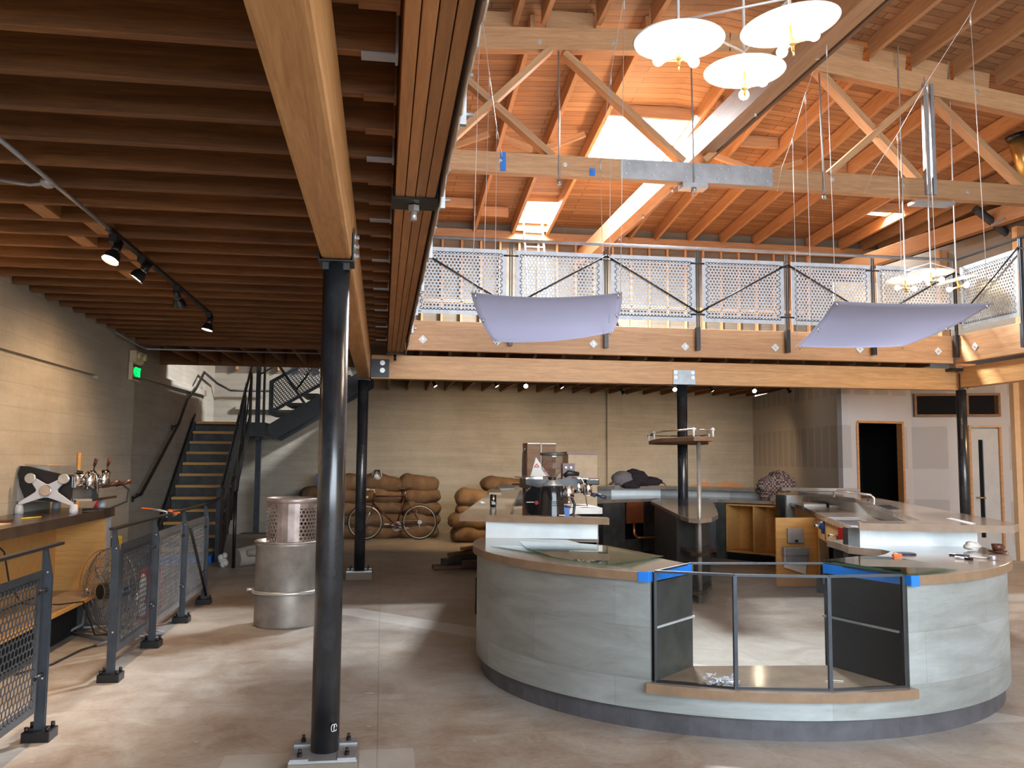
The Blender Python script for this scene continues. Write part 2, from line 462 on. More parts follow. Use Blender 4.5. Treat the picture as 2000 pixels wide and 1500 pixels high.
# left wall: thick lower part up to the pier, recess beside the stairs
m = MB()
m.bb((-3.45, -6, 0), (-3.05, 9.9, 2.41)); m.bb((-3.45, -6, 2.41), (-3.10, 9.9, 2.45)); m.bb((-3.45, -6, 2.45), (-3.05, 9.9, 3.3)); m.bb((-3.45, 9.9, 0), (-3.05, 11.3, 3.3))
m.bb((-4.2, -6, 0), (-3.45, 20, 9))
struct('wall_left', m, 'wallconc')
m = MB(); m.bar((-3.41, 12.597, 2.73), (-3.41, 17.539, 2.793), .07, .10); m.bb((-3.0, 18.5, 2.55), (-1.5, 18.6, 2.62)); struct('trim_1', m, 'wallconc')
# rear wall: concrete below, pale concrete above the mezzanine
m = MB(); m.bb((-4.2, 18.6, 0), (8.30, 18.9, 3.3)); m.bb((4.239, 18.5, 3.189), (4.628, 18.6, 0.602)) if False else None
m.bb((4.85, 18.50, 0), (5.2, 18.6, 3.3)); struct('wall_back', m, 'wallconc')
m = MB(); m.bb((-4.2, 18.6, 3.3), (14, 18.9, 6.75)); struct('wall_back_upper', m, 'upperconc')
# plasterboard partitions on the right
A = (8.24, 18.6); B = (7.43, 13.3); C_ = (8.80, 13.5); D = (10.2, 12.95); E_ = (10.30, 12.9)
def wallseg(mb, a, b, z0, z1, t=.12):
    a, b = Vector((*a, 0)), Vector((*b, 0)); n = Vector((0, 0, 1)).cross(b-a).normalized()*t
    mb.prism([tuple(a[:2]), tuple(b[:2]), tuple((b+n)[:2]), tuple((a+n)[:2])], z0, z1)
def along(a, b, t): return (a[0]+(b[0]-a[0])*t, a[1]+(b[1]-a[1])*t)
m = MB(); wallseg(m, B, A, 0, 3.0, -.1); struct('wall_right_rear', m, 'drywall')
# doorway wall B-C with opening, door wall C-D with transoms
t0, t1 = .21, .86
m = MB()
for a, b, z0, z1 in ((0, t0, 0, 3.0), (t1, 1, 0, 3.0), (t0, t1, 2.23, 3.0)): wallseg(m, along(B, C_, a), along(B, C_, b), z0, z1)
struct('wall_doorway', m, 'drywall')
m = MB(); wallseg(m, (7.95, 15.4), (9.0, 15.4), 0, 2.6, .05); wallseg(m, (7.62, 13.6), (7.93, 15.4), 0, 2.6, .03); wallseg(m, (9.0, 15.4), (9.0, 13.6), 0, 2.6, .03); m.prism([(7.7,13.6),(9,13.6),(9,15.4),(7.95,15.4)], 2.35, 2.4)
struct('wall_closet', m, 'void')  # closet walls near black, the doorway's darkness put into their colour
d1 = thing('door_1', (*along(B, C_, t0), 0), None, None); d1['kind'] = 'structure'
fm = MB()
for t in (t0, t1): p = along(B, C_, t); fm.bb((p[0]-.018, p[1]-.02, 0), (p[0]+.018, p[1]+.14, 2.23))
p, q = along(B, C_, t0), along(B, C_, t1); fm.bar((p[0], p[1]+.04, 2.23), (q[0], q[1]+.04, 2.23), .14, .035)
fm.build('door_frame', 'fir_dark', d1)
s0, s1 = .58, .885
m = MB()
for a, b, z0, z1 in ((0, s0, 0, 2.33), (s1, 1, 0, 2.33), (s0, s1, 2.17, 2.33), (0, 1, 2.72, 3.0), (0, .03, 2.33, 2.72), (.88, 1, 2.33, 2.72), (.50, .56, 2.33, 2.72)):
    wallseg(m, along(C_, D, a), along(C_, D, b), z0, z1)
struct('wall_right', m, 'drywall')
for k, (a, b) in enumerate(((.03, .50), (.56, .88))):
    w = thing('window_%d' % (k+1), (*along(C_, D, a), 2.33), None, None); w['kind'] = 'structure'
    p, q = along(C_, D, a), along(C_, D, b)
    f = MB(); f.bar((*p, 2.35), (*q, 2.35), .10, .04); f.bar((*p, 2.70), (*q, 2.70), .10, .04)
    f.bb((p[0]-.02, p[1]-.05, 2.33), (p[0]+.02, p[1]+.05, 2.72)); f.bb((q[0]-.02, q[1]-.05, 2.33), (q[0]+.02, q[1]+.05, 2.72))
    f.build('frame', 'oldwood', w)
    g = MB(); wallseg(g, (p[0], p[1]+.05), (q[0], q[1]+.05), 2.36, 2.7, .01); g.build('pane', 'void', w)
d2 = thing('door_2', (*along(C_, D, s0), 0), None, None); d2['kind'] = 'structure'
p, q = along(C_, D, s0), along(C_, D, s1)
f = MB()
for t in (p, q): f.bb((t[0]-.02, t[1]-.03, 0), (t[0]+.02, t[1]+.06, 2.17))
f.bar((*p, 2.17), (*q, 2.17), .09, .03); f.build('door_frame', 'fir', d2)
f = MB(); a, b, c, d = along(p, q, .05), along(p, q, .30), along(p, q, .46), along(p, q, .97)
wallseg(f, a, b, 0.02, 2.13, .045); wallseg(f, c, d, .02, 2.13, .045); wallseg(f, b, c, .02, .35, .045); wallseg(f, b, c, 1.95, 2.13, .045); f.build('door_leaf', 'plaster', d2)
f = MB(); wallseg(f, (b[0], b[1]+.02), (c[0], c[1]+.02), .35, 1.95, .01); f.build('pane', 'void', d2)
f = MB(); h = along(p, q, .18); f.tube([(h[0], h[1]-.01, 1.0), (h[0], h[1]-.08, 1.0), (h[0]+.10, h[1]-.09, 1.0)], .013); f.build('door_handle', 'brass', d2)
# far right wall, its warm light put into the plaster colour
m = MB(); m.bb((10.3, -6, 0), (10.6, 12.97, 3.05)); m.bb((10.2, 12.85, 0), (10.32, 12.97, 3.05)); struct('wall_side', m, 'plaster_warm_lit')
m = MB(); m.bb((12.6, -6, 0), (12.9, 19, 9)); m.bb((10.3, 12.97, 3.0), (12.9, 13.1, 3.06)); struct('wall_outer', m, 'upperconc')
m = MB(); m.bar((*D, .06), (*along(C_, D, .93), .06), .03, .12); struct('baseboard_right', m, 'plaster')
# front wall behind the camera: solid strips around one large glazed opening
m = MB(); m.bb((-4.2, -6.2, 0), (-2.4, -6, 9)); m.bb((10.4, -6.2, 0), (12.9, -6, 9)); m.bb((-2.4, -6.2, 6.6), (10.4, -6, 9)); m.bb((-2.4, -6.2, 0), (10.4, -6, 1.2)); m.bb((-2.4, -6.2, 1.2), (-1.4, -6, 6.6))
struct('wall_front', m, 'upperconc')
w = thing('window_3', (4, -6.1, .3), None, None); w['kind'] = 'structure'
f = MB()
for i in range(8): x = -1.4+11.8*i/7; f.bb((x-.04, -6.16, 1.2), (x+.04, -6.04, 6.6))
for z in (1.24, 3.0, 4.8, 6.56): f.bb((-1.4, -6.15, z-.04), (10.4, -6.05, z+.04))
f.build('frame', 'steel_rail', w)

# ---------------------------------------------------------------- mezzanine floors
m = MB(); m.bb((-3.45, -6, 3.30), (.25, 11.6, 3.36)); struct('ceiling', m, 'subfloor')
m = MB(); m.bb((-2.3, 11.6, 3.30), (12.6, 16.8, 3.36)); m.bb((-.12, 16.8, 3.30), (12.6, 18.6, 3.36)); m.bb((-3.45, 11.6, 3.30), (-2.3, 14.6, 3.36)); struct('ceiling_rear', m, 'subfloor')  # slab extended over the stairwell, out of view, to block skylight there
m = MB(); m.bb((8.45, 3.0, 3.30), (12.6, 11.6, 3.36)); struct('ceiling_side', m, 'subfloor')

JG = 'dark floor joists under the left mezzanine'
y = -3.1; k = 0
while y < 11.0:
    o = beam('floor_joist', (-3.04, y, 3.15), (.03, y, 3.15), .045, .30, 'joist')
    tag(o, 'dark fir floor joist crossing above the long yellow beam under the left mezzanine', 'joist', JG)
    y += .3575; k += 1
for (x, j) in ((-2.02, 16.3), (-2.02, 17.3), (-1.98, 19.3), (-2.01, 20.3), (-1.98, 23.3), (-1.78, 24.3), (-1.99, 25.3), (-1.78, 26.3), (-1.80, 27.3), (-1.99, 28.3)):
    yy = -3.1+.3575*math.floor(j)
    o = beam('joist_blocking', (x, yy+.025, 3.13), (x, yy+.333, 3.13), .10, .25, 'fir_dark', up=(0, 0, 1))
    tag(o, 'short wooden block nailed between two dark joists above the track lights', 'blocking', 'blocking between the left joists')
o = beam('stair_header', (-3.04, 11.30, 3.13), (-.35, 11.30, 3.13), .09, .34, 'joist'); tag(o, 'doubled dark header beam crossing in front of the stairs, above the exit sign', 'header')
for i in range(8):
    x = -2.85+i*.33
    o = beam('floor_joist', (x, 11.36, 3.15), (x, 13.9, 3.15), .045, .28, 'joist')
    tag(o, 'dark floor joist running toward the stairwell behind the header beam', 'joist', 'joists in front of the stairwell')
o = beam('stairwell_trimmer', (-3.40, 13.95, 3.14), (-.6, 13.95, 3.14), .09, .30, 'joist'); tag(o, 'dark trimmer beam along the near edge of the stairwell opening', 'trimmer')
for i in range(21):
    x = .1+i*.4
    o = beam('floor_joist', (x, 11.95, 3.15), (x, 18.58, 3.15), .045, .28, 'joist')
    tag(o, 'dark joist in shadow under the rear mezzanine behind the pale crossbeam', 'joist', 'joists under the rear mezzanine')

def bolts(parent, pts, d, r=.018, l=.02, mat='bolt', washer=.034):
    for p in pts:
        b = MB(); p = Vector(p); d = Vector(d)
        b.tube([p, p+d*.004], washer, 14); b.tube([p+d*.004, p+d*(.004+l)], r, 6, smooth=False); b.build('bolt', mat, parent)

# long glulam beam toward the rear
t = thing('glulam_beam', (-.26, 4.7, 2.635), 'long yellow glulam beam over the near black column, running toward the rear', 'beam')
beam('laminated_timber', (-.26, -3.2, 2.818), (-.26, 4.62, 2.818), .16, .365, 'glulam', t, bevel=.018)
beam('laminated_timber', (-.26, 4.66, 2.818), (-.26, 11.72, 2.818), .16, .365, 'glulam', t, bevel=.018)
t = thing('glulam_beam', (4, 11.8, 2.65), 'pale laminated crossbeam below the railing fascia, carried by the centre column', 'beam')
beam('laminated_timber', (-.17, 11.8, 2.80), (8.46, 11.8, 2.80), .17, .32, 'glulam', t, bevel=.006)
t = thing('glulam_beam', (8.46, 8, 2.68), 'amber laminated beam coming forward from the right corner column', 'beam')
beam('laminated_timber', (8.46, 11.7, 2.82), (8.46, 4.2, 2.82), .17, .30, 'glulam', t, bevel=.006)
# fascias
t = thing('fascia_beam', (4, 11.6, 3.02), 'broad orange fascia board with diamond washers under the rear railing', 'beam')
beam('board', (.27, 11.6, 3.215), (8.22, 11.6, 3.215), .10, .40, 'fir', t)
for p in ((824, 663), (968, 668), (1157, 672), (1338, 677), (1514, 680), (1679, 682), (1832, 686)):
    pass
WASH = [(0.505, 11.54, 3.158), (1.501, 11.54, 3.157), (2.83, 11.54, 3.158), (4.137, 11.54, 3.156), (5.464, 11.54, 3.176), (6.748, 11.54, 3.187), (7.973, 11.54, 3.188)]
for x, y, z in WASH:
    b = MB(); R = Matrix.Rotation(PI/4, 4, 'Y'); b.box((x, 11.54, z), (.085, .014, .085), R=R); w = b.build('diamond_washer', 'white', t)
    b = MB(); b.tube([(x, 11.54, z), (x, 11.515, z)], .014, 6); b.build('nut', 'bolt', w)
t = thing('fascia_beam', (8.3, 8, 3.02), 'orange fascia board under the railing of the right wing', 'beam')
beam('board', (8.30, 11.55, 3.215), (8.30, 3.2, 3.215), .10, .40, 'fir', t)
for y in (11.1, 9.9, 8.7, 7.5):
    b = MB(); b.box((8.24, y, 3.21), (.014, .085, .085), R=Matrix.Rotation(PI/4, 4, 'X')); w = b.build('diamond_washer', 'white', t)
    b = MB(); b.tube([(8.24, y, 3.21), (8.215, y, 3.21)], .014, 6); b.build('nut', 'bolt', w)
b = thing('bearing_block', (8.42, 11.62, 2.93), 'small reddish wooden block on top of the right corner column', 'block')
beam('block', (8.28, 11.66, 2.985), (8.60, 11.66, 2.985), .16, .07, 'fir', b); bb = MB(); bb.bb((8.20, 11.55, 2.91), (8.44, 11.72, 2.95)); bb.build('bearing_plate', 'steel_black', b)

# built-up girder at the left edge of the void
t = thing('built_up_girder', (.14, 4, 2.95), 'heavy girder of four bolted planks at the edge of the left mezzanine', 'girder')
for i in range(4):
    for y0, y1 in ((-3.2, 4.49), (4.61, 11.45)):
        beam('plank', (.065+i*.053, y0, 3.14+(.0 if y0 < 0 else .012)), (.065+i*.053, y1, 3.14+(.0 if y0 < 0 else .012)), .049, .38, 'fir_dark', t)
b = MB(); b.bb((.03, 4.46, 2.935), (.255, 4.66, 2.947)); b.bb((.022, 4.46, 2.935), (.03, 4.66, 3.32)); b.bb((.255, 4.46, 2.935), (.263, 4.66, 3.32)); b.build('saddle_bracket', 'steel_black', t)
b = MB(); b.tube([(.14, 4.56, 2.93), (.14, 4.56, 2.90)], .032, 6, smooth=False); b.tube([(.14, 4.56, 2.90), (.14, 4.56, 2.85)], .018, 12); b.build('hanger_bolt', 'bolt', t)
b = MB(); b.bb((.03, 11.36, 2.93), (.255, 11.45, 2.945)); b.tube([(.14, 11.4, 2.93), (.14, 11.4, 2.85)], .018, 12); b.build('end_bracket', 'steel_black', t)
y = -3.1
while y < 11.0:
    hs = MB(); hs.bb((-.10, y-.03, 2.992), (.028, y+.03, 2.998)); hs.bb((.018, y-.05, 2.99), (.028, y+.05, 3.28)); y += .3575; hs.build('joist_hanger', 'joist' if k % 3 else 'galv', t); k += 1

# ---------------------------------------------------------------- steel columns
def column(x, y, ztop, label, plate='x', base=True, ang=0):
    t = thing('steel_column', (x, y, 0), label, 'column')
    m = MB(); m.tube([(x, y, .05 if base else .0), (x, y, ztop-.01)], .071, 36); m.build('shaft', 'steel_column', t)
    if base:
        R = Matrix.Rotation(ang, 4, 'Z')
        def P(a, b, c): return Vector((x, y, 0)) + R @ Vector((a, b, c))
        m = MB(); m.box(P(0, 0, .05), (.34, .34, .10), R=R); m.build('base_block', 'upperconc', t, bevel=.008)
        m = MB(); m.box(P(0, 0, .106), (.33, .33, .012), R=R); m.build('base_plate', 'galv', t)
        for a in (-1, 1):
            for b in (-1, 1):
                m = MB(); m.box(P(a*.115, b*.115, .116), (.09, .09, .008), R=R); w = m.build('plate_washer', 'galv', t)
                m = MB(); m.tube([P(a*.115, b*.115, .12), P(a*.115, b*.115, .136)], .014, 6, smooth=False); m.tube([P(a*.115, b*.115, .136), P(a*.115, b*.115, .155)], .008, 8); m.build('nut', 'steel_black', w)
    return t
z = 2.63
t = column(-.26, 4.66, z-.004, 'nearest round black steel column, with a square concrete base block')
m = MB(); m.bb((-.345, 4.57, z-.012), (-.175, 4.75, z-.002)); m.bb((-.352, 4.57, z-.012), (-.344, 4.75, z+.17)); m.bb((-.176, 4.57, z-.012), (-.168, 4.75, z+.17)); m.build('saddle_bracket', 'steel_black', t, bevel=.002)
m = MB(); m.bb((-.33, 4.60, z-.05), (-.19, 4.72, z-.012)); m.build('cap_plate', 'steel_black', t)
bolts(t, [(-.168, 4.66, z+.04), (-.168, 4.66, z+.09), (-.168, 4.66, z+.14)], (1, 0, 0), .012)
m = MB(); mk = [(.055, 5), (.06, 0)]
for a, s in ((-.62, 1), (-.42, 1.1)):
    c = (-.26+.0725*math.cos(a-.35), 4.66+.0725*math.sin(a-.35), .24); m.torus((0, 0, 0), .0, .0, n=3, m=3) if False else None
    pts = [(-.26+.0725*math.cos(a-.35+.13*math.cos(u)), 4.66+.0725*math.sin(a-.35+.13*math.cos(u)), .235+.018*math.sin(u)) for u in [i*PI/6 for i in range(12)]]
    m.tube(pts, .002, 5)
m.build('chalk_mark', 'white', t)
t = column(-.27, 11.80, z, 'far round black column beside the bicycle, in front of the burlap sacks')
m = MB(); m.bb((-.172, 11.70, 2.655), (.07, 11.716, 2.90)); m.build('side_plate', 'steel_black', t)
bolts(t, [(-.02, 11.70, 2.85), (-.02, 11.70, 2.75)], (0, -1, 0), .014, washer=.034)
m = MB(); m.bb((-.345, 11.7, z-.012), (-.175, 11.9, z)); m.build('cap_plate', 'steel_black', t)
t = column(4.18, 11.8, 2.64, 'centre black column rising through the island shelf inside the bar', base=False)
m = MB(); m.bb((4.02, 11.70, 2.63), (4.34, 11.713, 2.845)); m.bb((4.02, 11.70, 2.63), (4.34, 11.9, 2.642)); m.build('beam_plate', 'steel_panel', t)
bolts(t, [(4.055, 11.70, 2.81), (4.305, 11.70, 2.81), (4.055, 11.70, 2.74), (4.305, 11.70, 2.74)], (0, -1, 0), .011, washer=.024)
t = column(8.46, 11.74, 2.66, 'right corner black column in front of the white door', base=False)
m = MB(); m.bb((8.36, 11.63, 2.65), (8.44, 11.645, 2.88)); m.bb((8.47, 11.60, 2.65), (8.55, 11.615, 2.88)); m.build('beam_plate', 'steel_black', t)
bolts(t, [(8.40, 11.63, 2.83), (8.40, 11.63, 2.75), (8.51, 11.60, 2.83), (8.51, 11.60, 2.75)], (0, -1, 0), .011, washer=.022)

# ---------------------------------------------------------------- roof
def zr(y): return 6.42+(18.6-y)*.145     # underside of the rear slope
YT = 11.0
def ztop(x):                              # top chord line
    return 7.20+(x-1)*.075 if x < 4.6 else 7.47-(x-4.6)*.135
RD = .30
# rear slope deck with three openings
H1 = (3.53, 5.0, 13.5, 15.23); H2 = (2.78, 3.5, 17.1, 18.25); H3 = (9.65, 10.35, 16.05, 16.55)
def hipz(x, y):
    s = (18.6-y)/(18.6-YT); return 6.42*(1-s)+(ztop(x))*s + RD
xs = sorted({-4.2, 0, H2[0], H2[1], H1[0], H1[1], 4.6, 6, 8, H3[0], H3[1], 12.9}); ys = sorted({YT, H1[2], H1[3], H2[2], H2[3], H3[2], H3[3], 18.6, 13, 15})
m = MB()
for a, b in zip(xs, xs[1:]):
    for c, d in zip(ys, ys[1:]):
        mx, my = (a+b)/2, (c+d)/2
        if any(h[0] < mx < h[1] and h[2] < my < h[3] for h in (H1, H2, H3)): continue
        m.add([(a, c, hipz(a, c)), (b, c, hipz(b, c)), (b, d, hipz(b, d)), (a, d, hipz(a, d))], [(0, 1, 2, 3)])
struct('ceiling_roof_rear', m, 'deck', solid=.04)
m = MB()
for a, b in ((-4.2, 4.6), (4.6, 12.9)):
    za, zb = ztop(a)+RD, ztop(b)+RD
    m.add([(a, -6.2, za), (b, -6.2, zb), (b, YT, zb), (a, YT, za)], [(0, 1, 2, 3)])
struct('ceiling_roof_front', m, 'deck', solid=.04)
# skylights
def skylight(n, H, z_up):
    t = thing('window_%d' % n, ((H[0]+H[1])/2, (H[2]+H[3])/2, hipz((H[0]+H[1])/2, (H[2]+H[3])/2)), None, None); t['kind'] = 'structure'
    f = MB()
    for (a, b) in (((H[0], H[2]), (H[1], H[2])), ((H[1], H[2]), (H[1], H[3])), ((H[1], H[3]), (H[0], H[3])), ((H[0], H[3]), (H[0], H[2]))):
        f.bar((a[0], a[1], hipz(*a)+.05), (b[0], b[1], hipz(*b)+.05), .035, .30)
    f.build('curb', 'white' if n == 4 else 'stud', t)
    return t
skylight(4, H1, .4); skylight(5, H2, .3); skylight(6, H3, .3)
# rafters of the rear slope
RXS = [-2.6, -1.8, -1.0, -.2, .75, H2[0]-.90, H2[0]-.06, H2[1]-.02, H1[1]+.06, 5.35, 5.95, 6.75, 7.5, 8.3, H3[0]-.05, H3[1]+.05, 10.95, 11.4, 12.2]
for x in RXS:
    z0, z1 = hipz(x, 18.55)-.16, hipz(x, YT+.05)-.16
    o = beam('rafter', (x, 18.55, z0), (x, YT+.05, z1), .065, .25, 'fir')
    tag(o, 'orange rafter sloping from the rear wall plate up to the roof truss', 'rafter', 'rafters of the rear roof slope')
for x0, x1, y in ((1.78, 2.5, 17.6), (H2[0], H2[1], H2[3]+.1), (H1[0], H1[1], H1[3]+.07), (H1[0], H1[1], H1[2]-.08), (H3[0], H3[1], H3[2]-.1), (6.0, 6.7, 13.9), (5.2, 5.9, 13.0), (.58, 1.72, 17.2), (7.55, 8.25, 14.4)):
    z = hipz((x0+x1)/2, y)-.14
    o = beam('roof_blocking', (x0, y, z), (x1, y, z), .05, .20, 'fir'); tag(o, 'short cross block fixed between two rafters of the rear roof slope', 'blocking', 'blocking between roof rafters')
# purlins over the front bay
for x in [-3.2, -2.5, -1.8, -1.1, -.4, .3, .95, 1.62, 2.0, 2.75, 3.5, 5.35, 5.95, 6.65, 7.3, 7.95, 8.6, 9.25, 9.9, 10.6, 11.3, 12.0]:
    z = ztop(x)+.16
    o = beam('rafter', (x, -6, z), (x, YT-.1, z), .07, .26, 'fir')
    tag(o, 'orange roof joist above the near side of the truss, running toward the viewer', 'rafter', 'roof joists in front of the truss')
for x0, x1 in ((1.0, 1.6), (2.05, 2.7), (5.4, 5.92), (6.0, 6.6), (6.7, 7.25), (7.35, 7.9), (8.0, 8.55)):
    z = ztop((x0+x1)/2)+.15
    o = beam('roof_blocking', (x0, YT+.02, z), (x1, YT+.02, z-.135*(x1-x0) if x0 > 4.6 else z), .05, .24, 'fir'); tag(o, 'upright wooden block filling the gap above the top chord of the truss', 'blocking', 'blocking above the truss')
# wall plate and studs above the rear mezzanine
o = beam('wall_plate', (-3.4, 18.50, 6.44), (12.5, 18.50, 6.36), .14, .22, 'fir'); tag(o, 'long wooden wall plate under the feet of the rear rafters', 'beam')
o = beam('wall_plate', (-3.4, 18.53, 4.95), (9.5, 18.53, 4.95), .09, .07, 'stud'); tag(o, 'thin horizontal rail nailed across the studs behind the perforated panels', 'beam')
for i in range(31):
    x = -3.0+i*.42
    o = beam('wall_stud', (x, 18.53, 3.37), (x, 18.53, 6.33), .045, .09, 'stud', up=(0, 1, 0), bevel=0)
    tag(o, 'bare timber stud standing against the pale upper rear wall', 'stud', 'studs of the upper rear wall')
o = beam('wall_plate', (9.9, 17.5, 5.75), (11.6, 6.0, 5.95), .16, .30, 'fir'); tag(o, 'orange wall plate above the railing of the right wing', 'beam')
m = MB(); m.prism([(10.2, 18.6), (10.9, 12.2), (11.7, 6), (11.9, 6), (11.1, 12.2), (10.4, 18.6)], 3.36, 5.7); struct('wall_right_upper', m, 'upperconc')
for x, y in ((10.35, 16.8), (10.55, 15.0), (10.75, 13.2), (10.95, 11.6)):
    o = beam('wall_stud', (x-.05, y, 3.37), (x-.05, y, 5.6), .12, .16, 'stud', bevel=0); tag(o, 'orange timber post behind the mesh of the right wing railing', 'stud', 'posts of the upper right wall')
o = thing('leaning_board', (4.2, 15.6, 3.36), 'long orange plank lying along the rear mezzanine floor behind the railing', 'plank')
beam('board', (2.6, 15.3, 3.44), (6.6, 15.3, 3.44), .30, .14, 'fir', o)
o = thing('leaning_board', (6.9, 15.6, 3.36), 'upright tan sheet of plywood behind the far end of the rear railing', 'plywood')
m = MB(); m.bb((7.85, 14.2, 3.37), (8.7, 14.25, 4.75)); m.build('sheet', 'cream', o)
# main truss
t = thing('roof_truss', (4.05, YT, 5.25), 'big timber roof truss spanning above the rear railing', 'truss')
beam('bottom_chord', (-3.3, YT, 5.42), (4.06, YT, 5.43), .14, .27, 'fir', t); beam('bottom_chord', (4.07, YT, 5.43), (12.5, YT, 5.36), .14, .27, 'fir', t)
beam('top_chord', (-3.3, YT, 6.80), (4.6, YT, ztop(4.6)-.17), .16, .30, 'fir', t); beam('top_chord', (4.6, YT, ztop(4.6)-.17), (12.5, YT, ztop(12.5)-.17), .16, .28, 'fir', t)
for p, q in (((3.95, 5.6), (2.30, 7.0)), ((4.2, 5.6), (5.80, 7.05)), ((2.10, 7.0), (.72, 5.6)), ((.80, 6.70), (2.16, 5.56)), ((5.9, 7.05), (7.45, 5.50)), ((7.45, 6.80), (6.0, 5.52)), ((7.60, 6.80), (9.15, 5.45)), ((-.9, 5.5), (.75, 6.75)), ((9.2, 5.5), (11, 6.3))):
    off = -.045 if (p[0]-q[0])*(p[1]-q[1]) > 0 else .045
    beam('web_member', (p[0], YT+off, p[1]), (q[0], YT+off, q[1]), .085, .17, 'fir', t, up=(0, 1, 0))
for x, z1 in ((2.22, 7.0), (4.06, 7.2), (5.92, 7.05)):
    m = MB(); m.tube([(x, YT-.09, 5.2), (x, YT-.02, z1)], .012, 8); m.tube([(x, YT-.09, 5.22), (x, YT-.09, 5.16)], .03, 6); m.build('tie_rod', 'galv', t)
m = MB(); m.bb((3.05, YT-.075, 5.30), (5.18, YT-.068, 5.565)); pl = m.build('gusset_plate', 'galv', t)
m = MB()
for x in (3.12, 3.5, 3.62, 3.95, 4.1, 4.4, 4.5, 4.8, 4.95, 5.1):
    for z in (5.36, 5.50): m.lathe([(.016, 0), (.010, .012)], (0, 0, 0), 8) if False else m.tube([(x+(.04 if z > 5.4 else 0), YT-.075, z), (x+(.04 if z > 5.4 else 0), YT-.09, z)], .013, 8)
m.build('rivets', 'bolt', pl)
bolts(t, [(1.45, YT-.07, 5.44), (2.3, YT-.07, 5.44), (6.05, YT-.07, 5.45), (7.1, YT-.07, 5.42), (8.1, YT-.07, 5.38), (1.05, YT-.08, 7.02), (1.95, YT-.08, 7.08), (2.95, YT-.08, 7.15), (8.3, YT-.08, 6.85)], (0, -1, 0), .016, washer=.03)
m = MB(); m.bb((7.43, YT-.12, 5.3), (7.50, YT-.06, 6.9)); m.bb((7.54, YT-.12, 5.3), (7.59, YT-.06, 6.9)); m.bb((7.2, YT-.2, 5.14), (7.8, YT-.02, 5.18)); m.build('strut_hanger', 'galv', t)
m = MB(); m.bb((3.9, YT-.1, 5.22), (4.25, YT+.1, 5.29)); m.tube([(4.07, YT, 5.22), (4.07, YT, 5.14)], .02, 8); m.build('bearing_clamp', 'galv', t)
# girder over the bottom chord
t = thing('roof_girder', (4.2, 11, 5.62), 'large pinkish timber girder running forward and up past the hanging lamps', 'girder')
beam('timber', (4.27, 18.5, 5.98), (4.17, -3, 5.70), .20, .36, 'fir', t)
m = MB()
for i in range(12): m.tube([(4.30, 17-i*1.5, 5.72), (4.30, 17-i*1.5, 5.66)], .022, 6)
m.build('bolts', 'bolt', t)
beam('side_plank', (4.42, 18.4, 5.90), (4.33, -3, 5.62), .045, .20, 'oldwood', t)
# far minor trusses in the rear slope
for i, pr in enumerate(([(0.963, 14.2, 6.749), (1.677, 14.2, 7.041), (1.825, 14.2, 7.024), (2.424, 14.2, 6.82), (2.618, 14.2, 6.84), (3.332, 14.2, 7.145)], [(5.63, 14.2, 6.912), (6.459, 14.2, 6.664), (6.535, 14.2, 6.641), (7.291, 14.2, 6.889)])):
    t = thing('brace_frame', pr[0], ('row of thin bridging braces behind the left half of the truss', 'row of thin bridging braces behind the right half of the truss')[i], 'brace')
    for p, q in zip(pr[::2], pr[1::2]): beam('brace', p, q, .06, .10, 'fir', t)
# pipes and ducts on the right
t = thing('spiral_duct', (10.4, 12.5, 6.3), 'short piece of shiny spiral duct hanging at the right roof edge', 'duct')
m = MB(); a, b = Vector((9.758, 12, 6.642)), Vector((9.968, 12, 5.994)); m.tube([a, b], .13, 20)
for i in range(7): pass
m.build('duct_pipe', 'brass', t); m = MB(); m.tube([a+(a-b)*.12, a], .145, 20); m.build('collar', 'steel_black', t)
t = thing('vent_pipe', (10.878, 13.6, 5.542), 'thick black pipe slanting down beside the right wing railing', 'pipe')
m = MB(); m.tube([(10.054, 13.4, 5.941), (10.878, 13.6, 5.542), (10.892, 13.6, 5.194)], .07, 16); m.build('pipe', 'rubber', t)
m = MB(); m.tube([(10.199, 13.2, 5.605), (10.724, 13.2, 5.881)], .02, 8); m.build('hanger', 'galv', t)

# ---------------------------------------------------------------- upper railing
ux = [.33, 1.67, 2.99, 4.30, 5.62, 6.93, 8.22]
t = thing('guard_railing', (4.3, 11.5, 3.1), 'long steel guard railing with perforated panels across the rear mezzanine edge', 'railing')
YR = 11.46
m = MB(); m.tube([(.33, YR, 4.53), (8.22, YR, 4.53)], .022, 12); m.build('top_rail', 'galv', t)
for i, x in enumerate(ux[1:-1]+[8.22]):
    m = MB(); m.bb((x-.022, YR-.012, 3.40), (x-.008, YR+.012, 4.50)); m.bb((x+.008, YR-.012, 3.40), (x+.022, YR+.012, 4.50)); m.bb((x-.028, YR-.02, 3.10), (x+.028, YR+.05, 3.42)); m.build('post', 'steel_black', t)
    for z in (4.32, 3.60): m = MB(); m.tube([(x-.10, YR, z), (x+.10, YR, z)], .012, 8); m.build('panel_bracket', 'steel_black', t)
up = None
for i in range(6):
    x0 = ux[i]+.07; w = ux[i+1]-ux[i]-.13
    if up is None:
        m = MB(); hexsheet(m, w, .90, .048, .36, lambda u, v: (x0+u, YR+.01, 3.50+v), .045); up = m.build('perforated_panel', 'steel_panel_up', t, solid=.004); ux0 = x0
    else:
        c = up.copy(); COL.objects.link(c); c.location = (x0-ux0, 0, 0)
zig = [(.33, 4.40), (1.67, 3.62), (2.99, 4.37), (4.30, 3.62), (5.62, 4.35), (6.93, 3.62), (8.22, 4.35)]
for (a, za), (b, zb) in zip(zig, zig[1:]):
    m = MB(); m.tube([(a, YR-.03, za), (b, YR-.03, zb)], .012, 8); m.build('brace', 'steel_black', t)
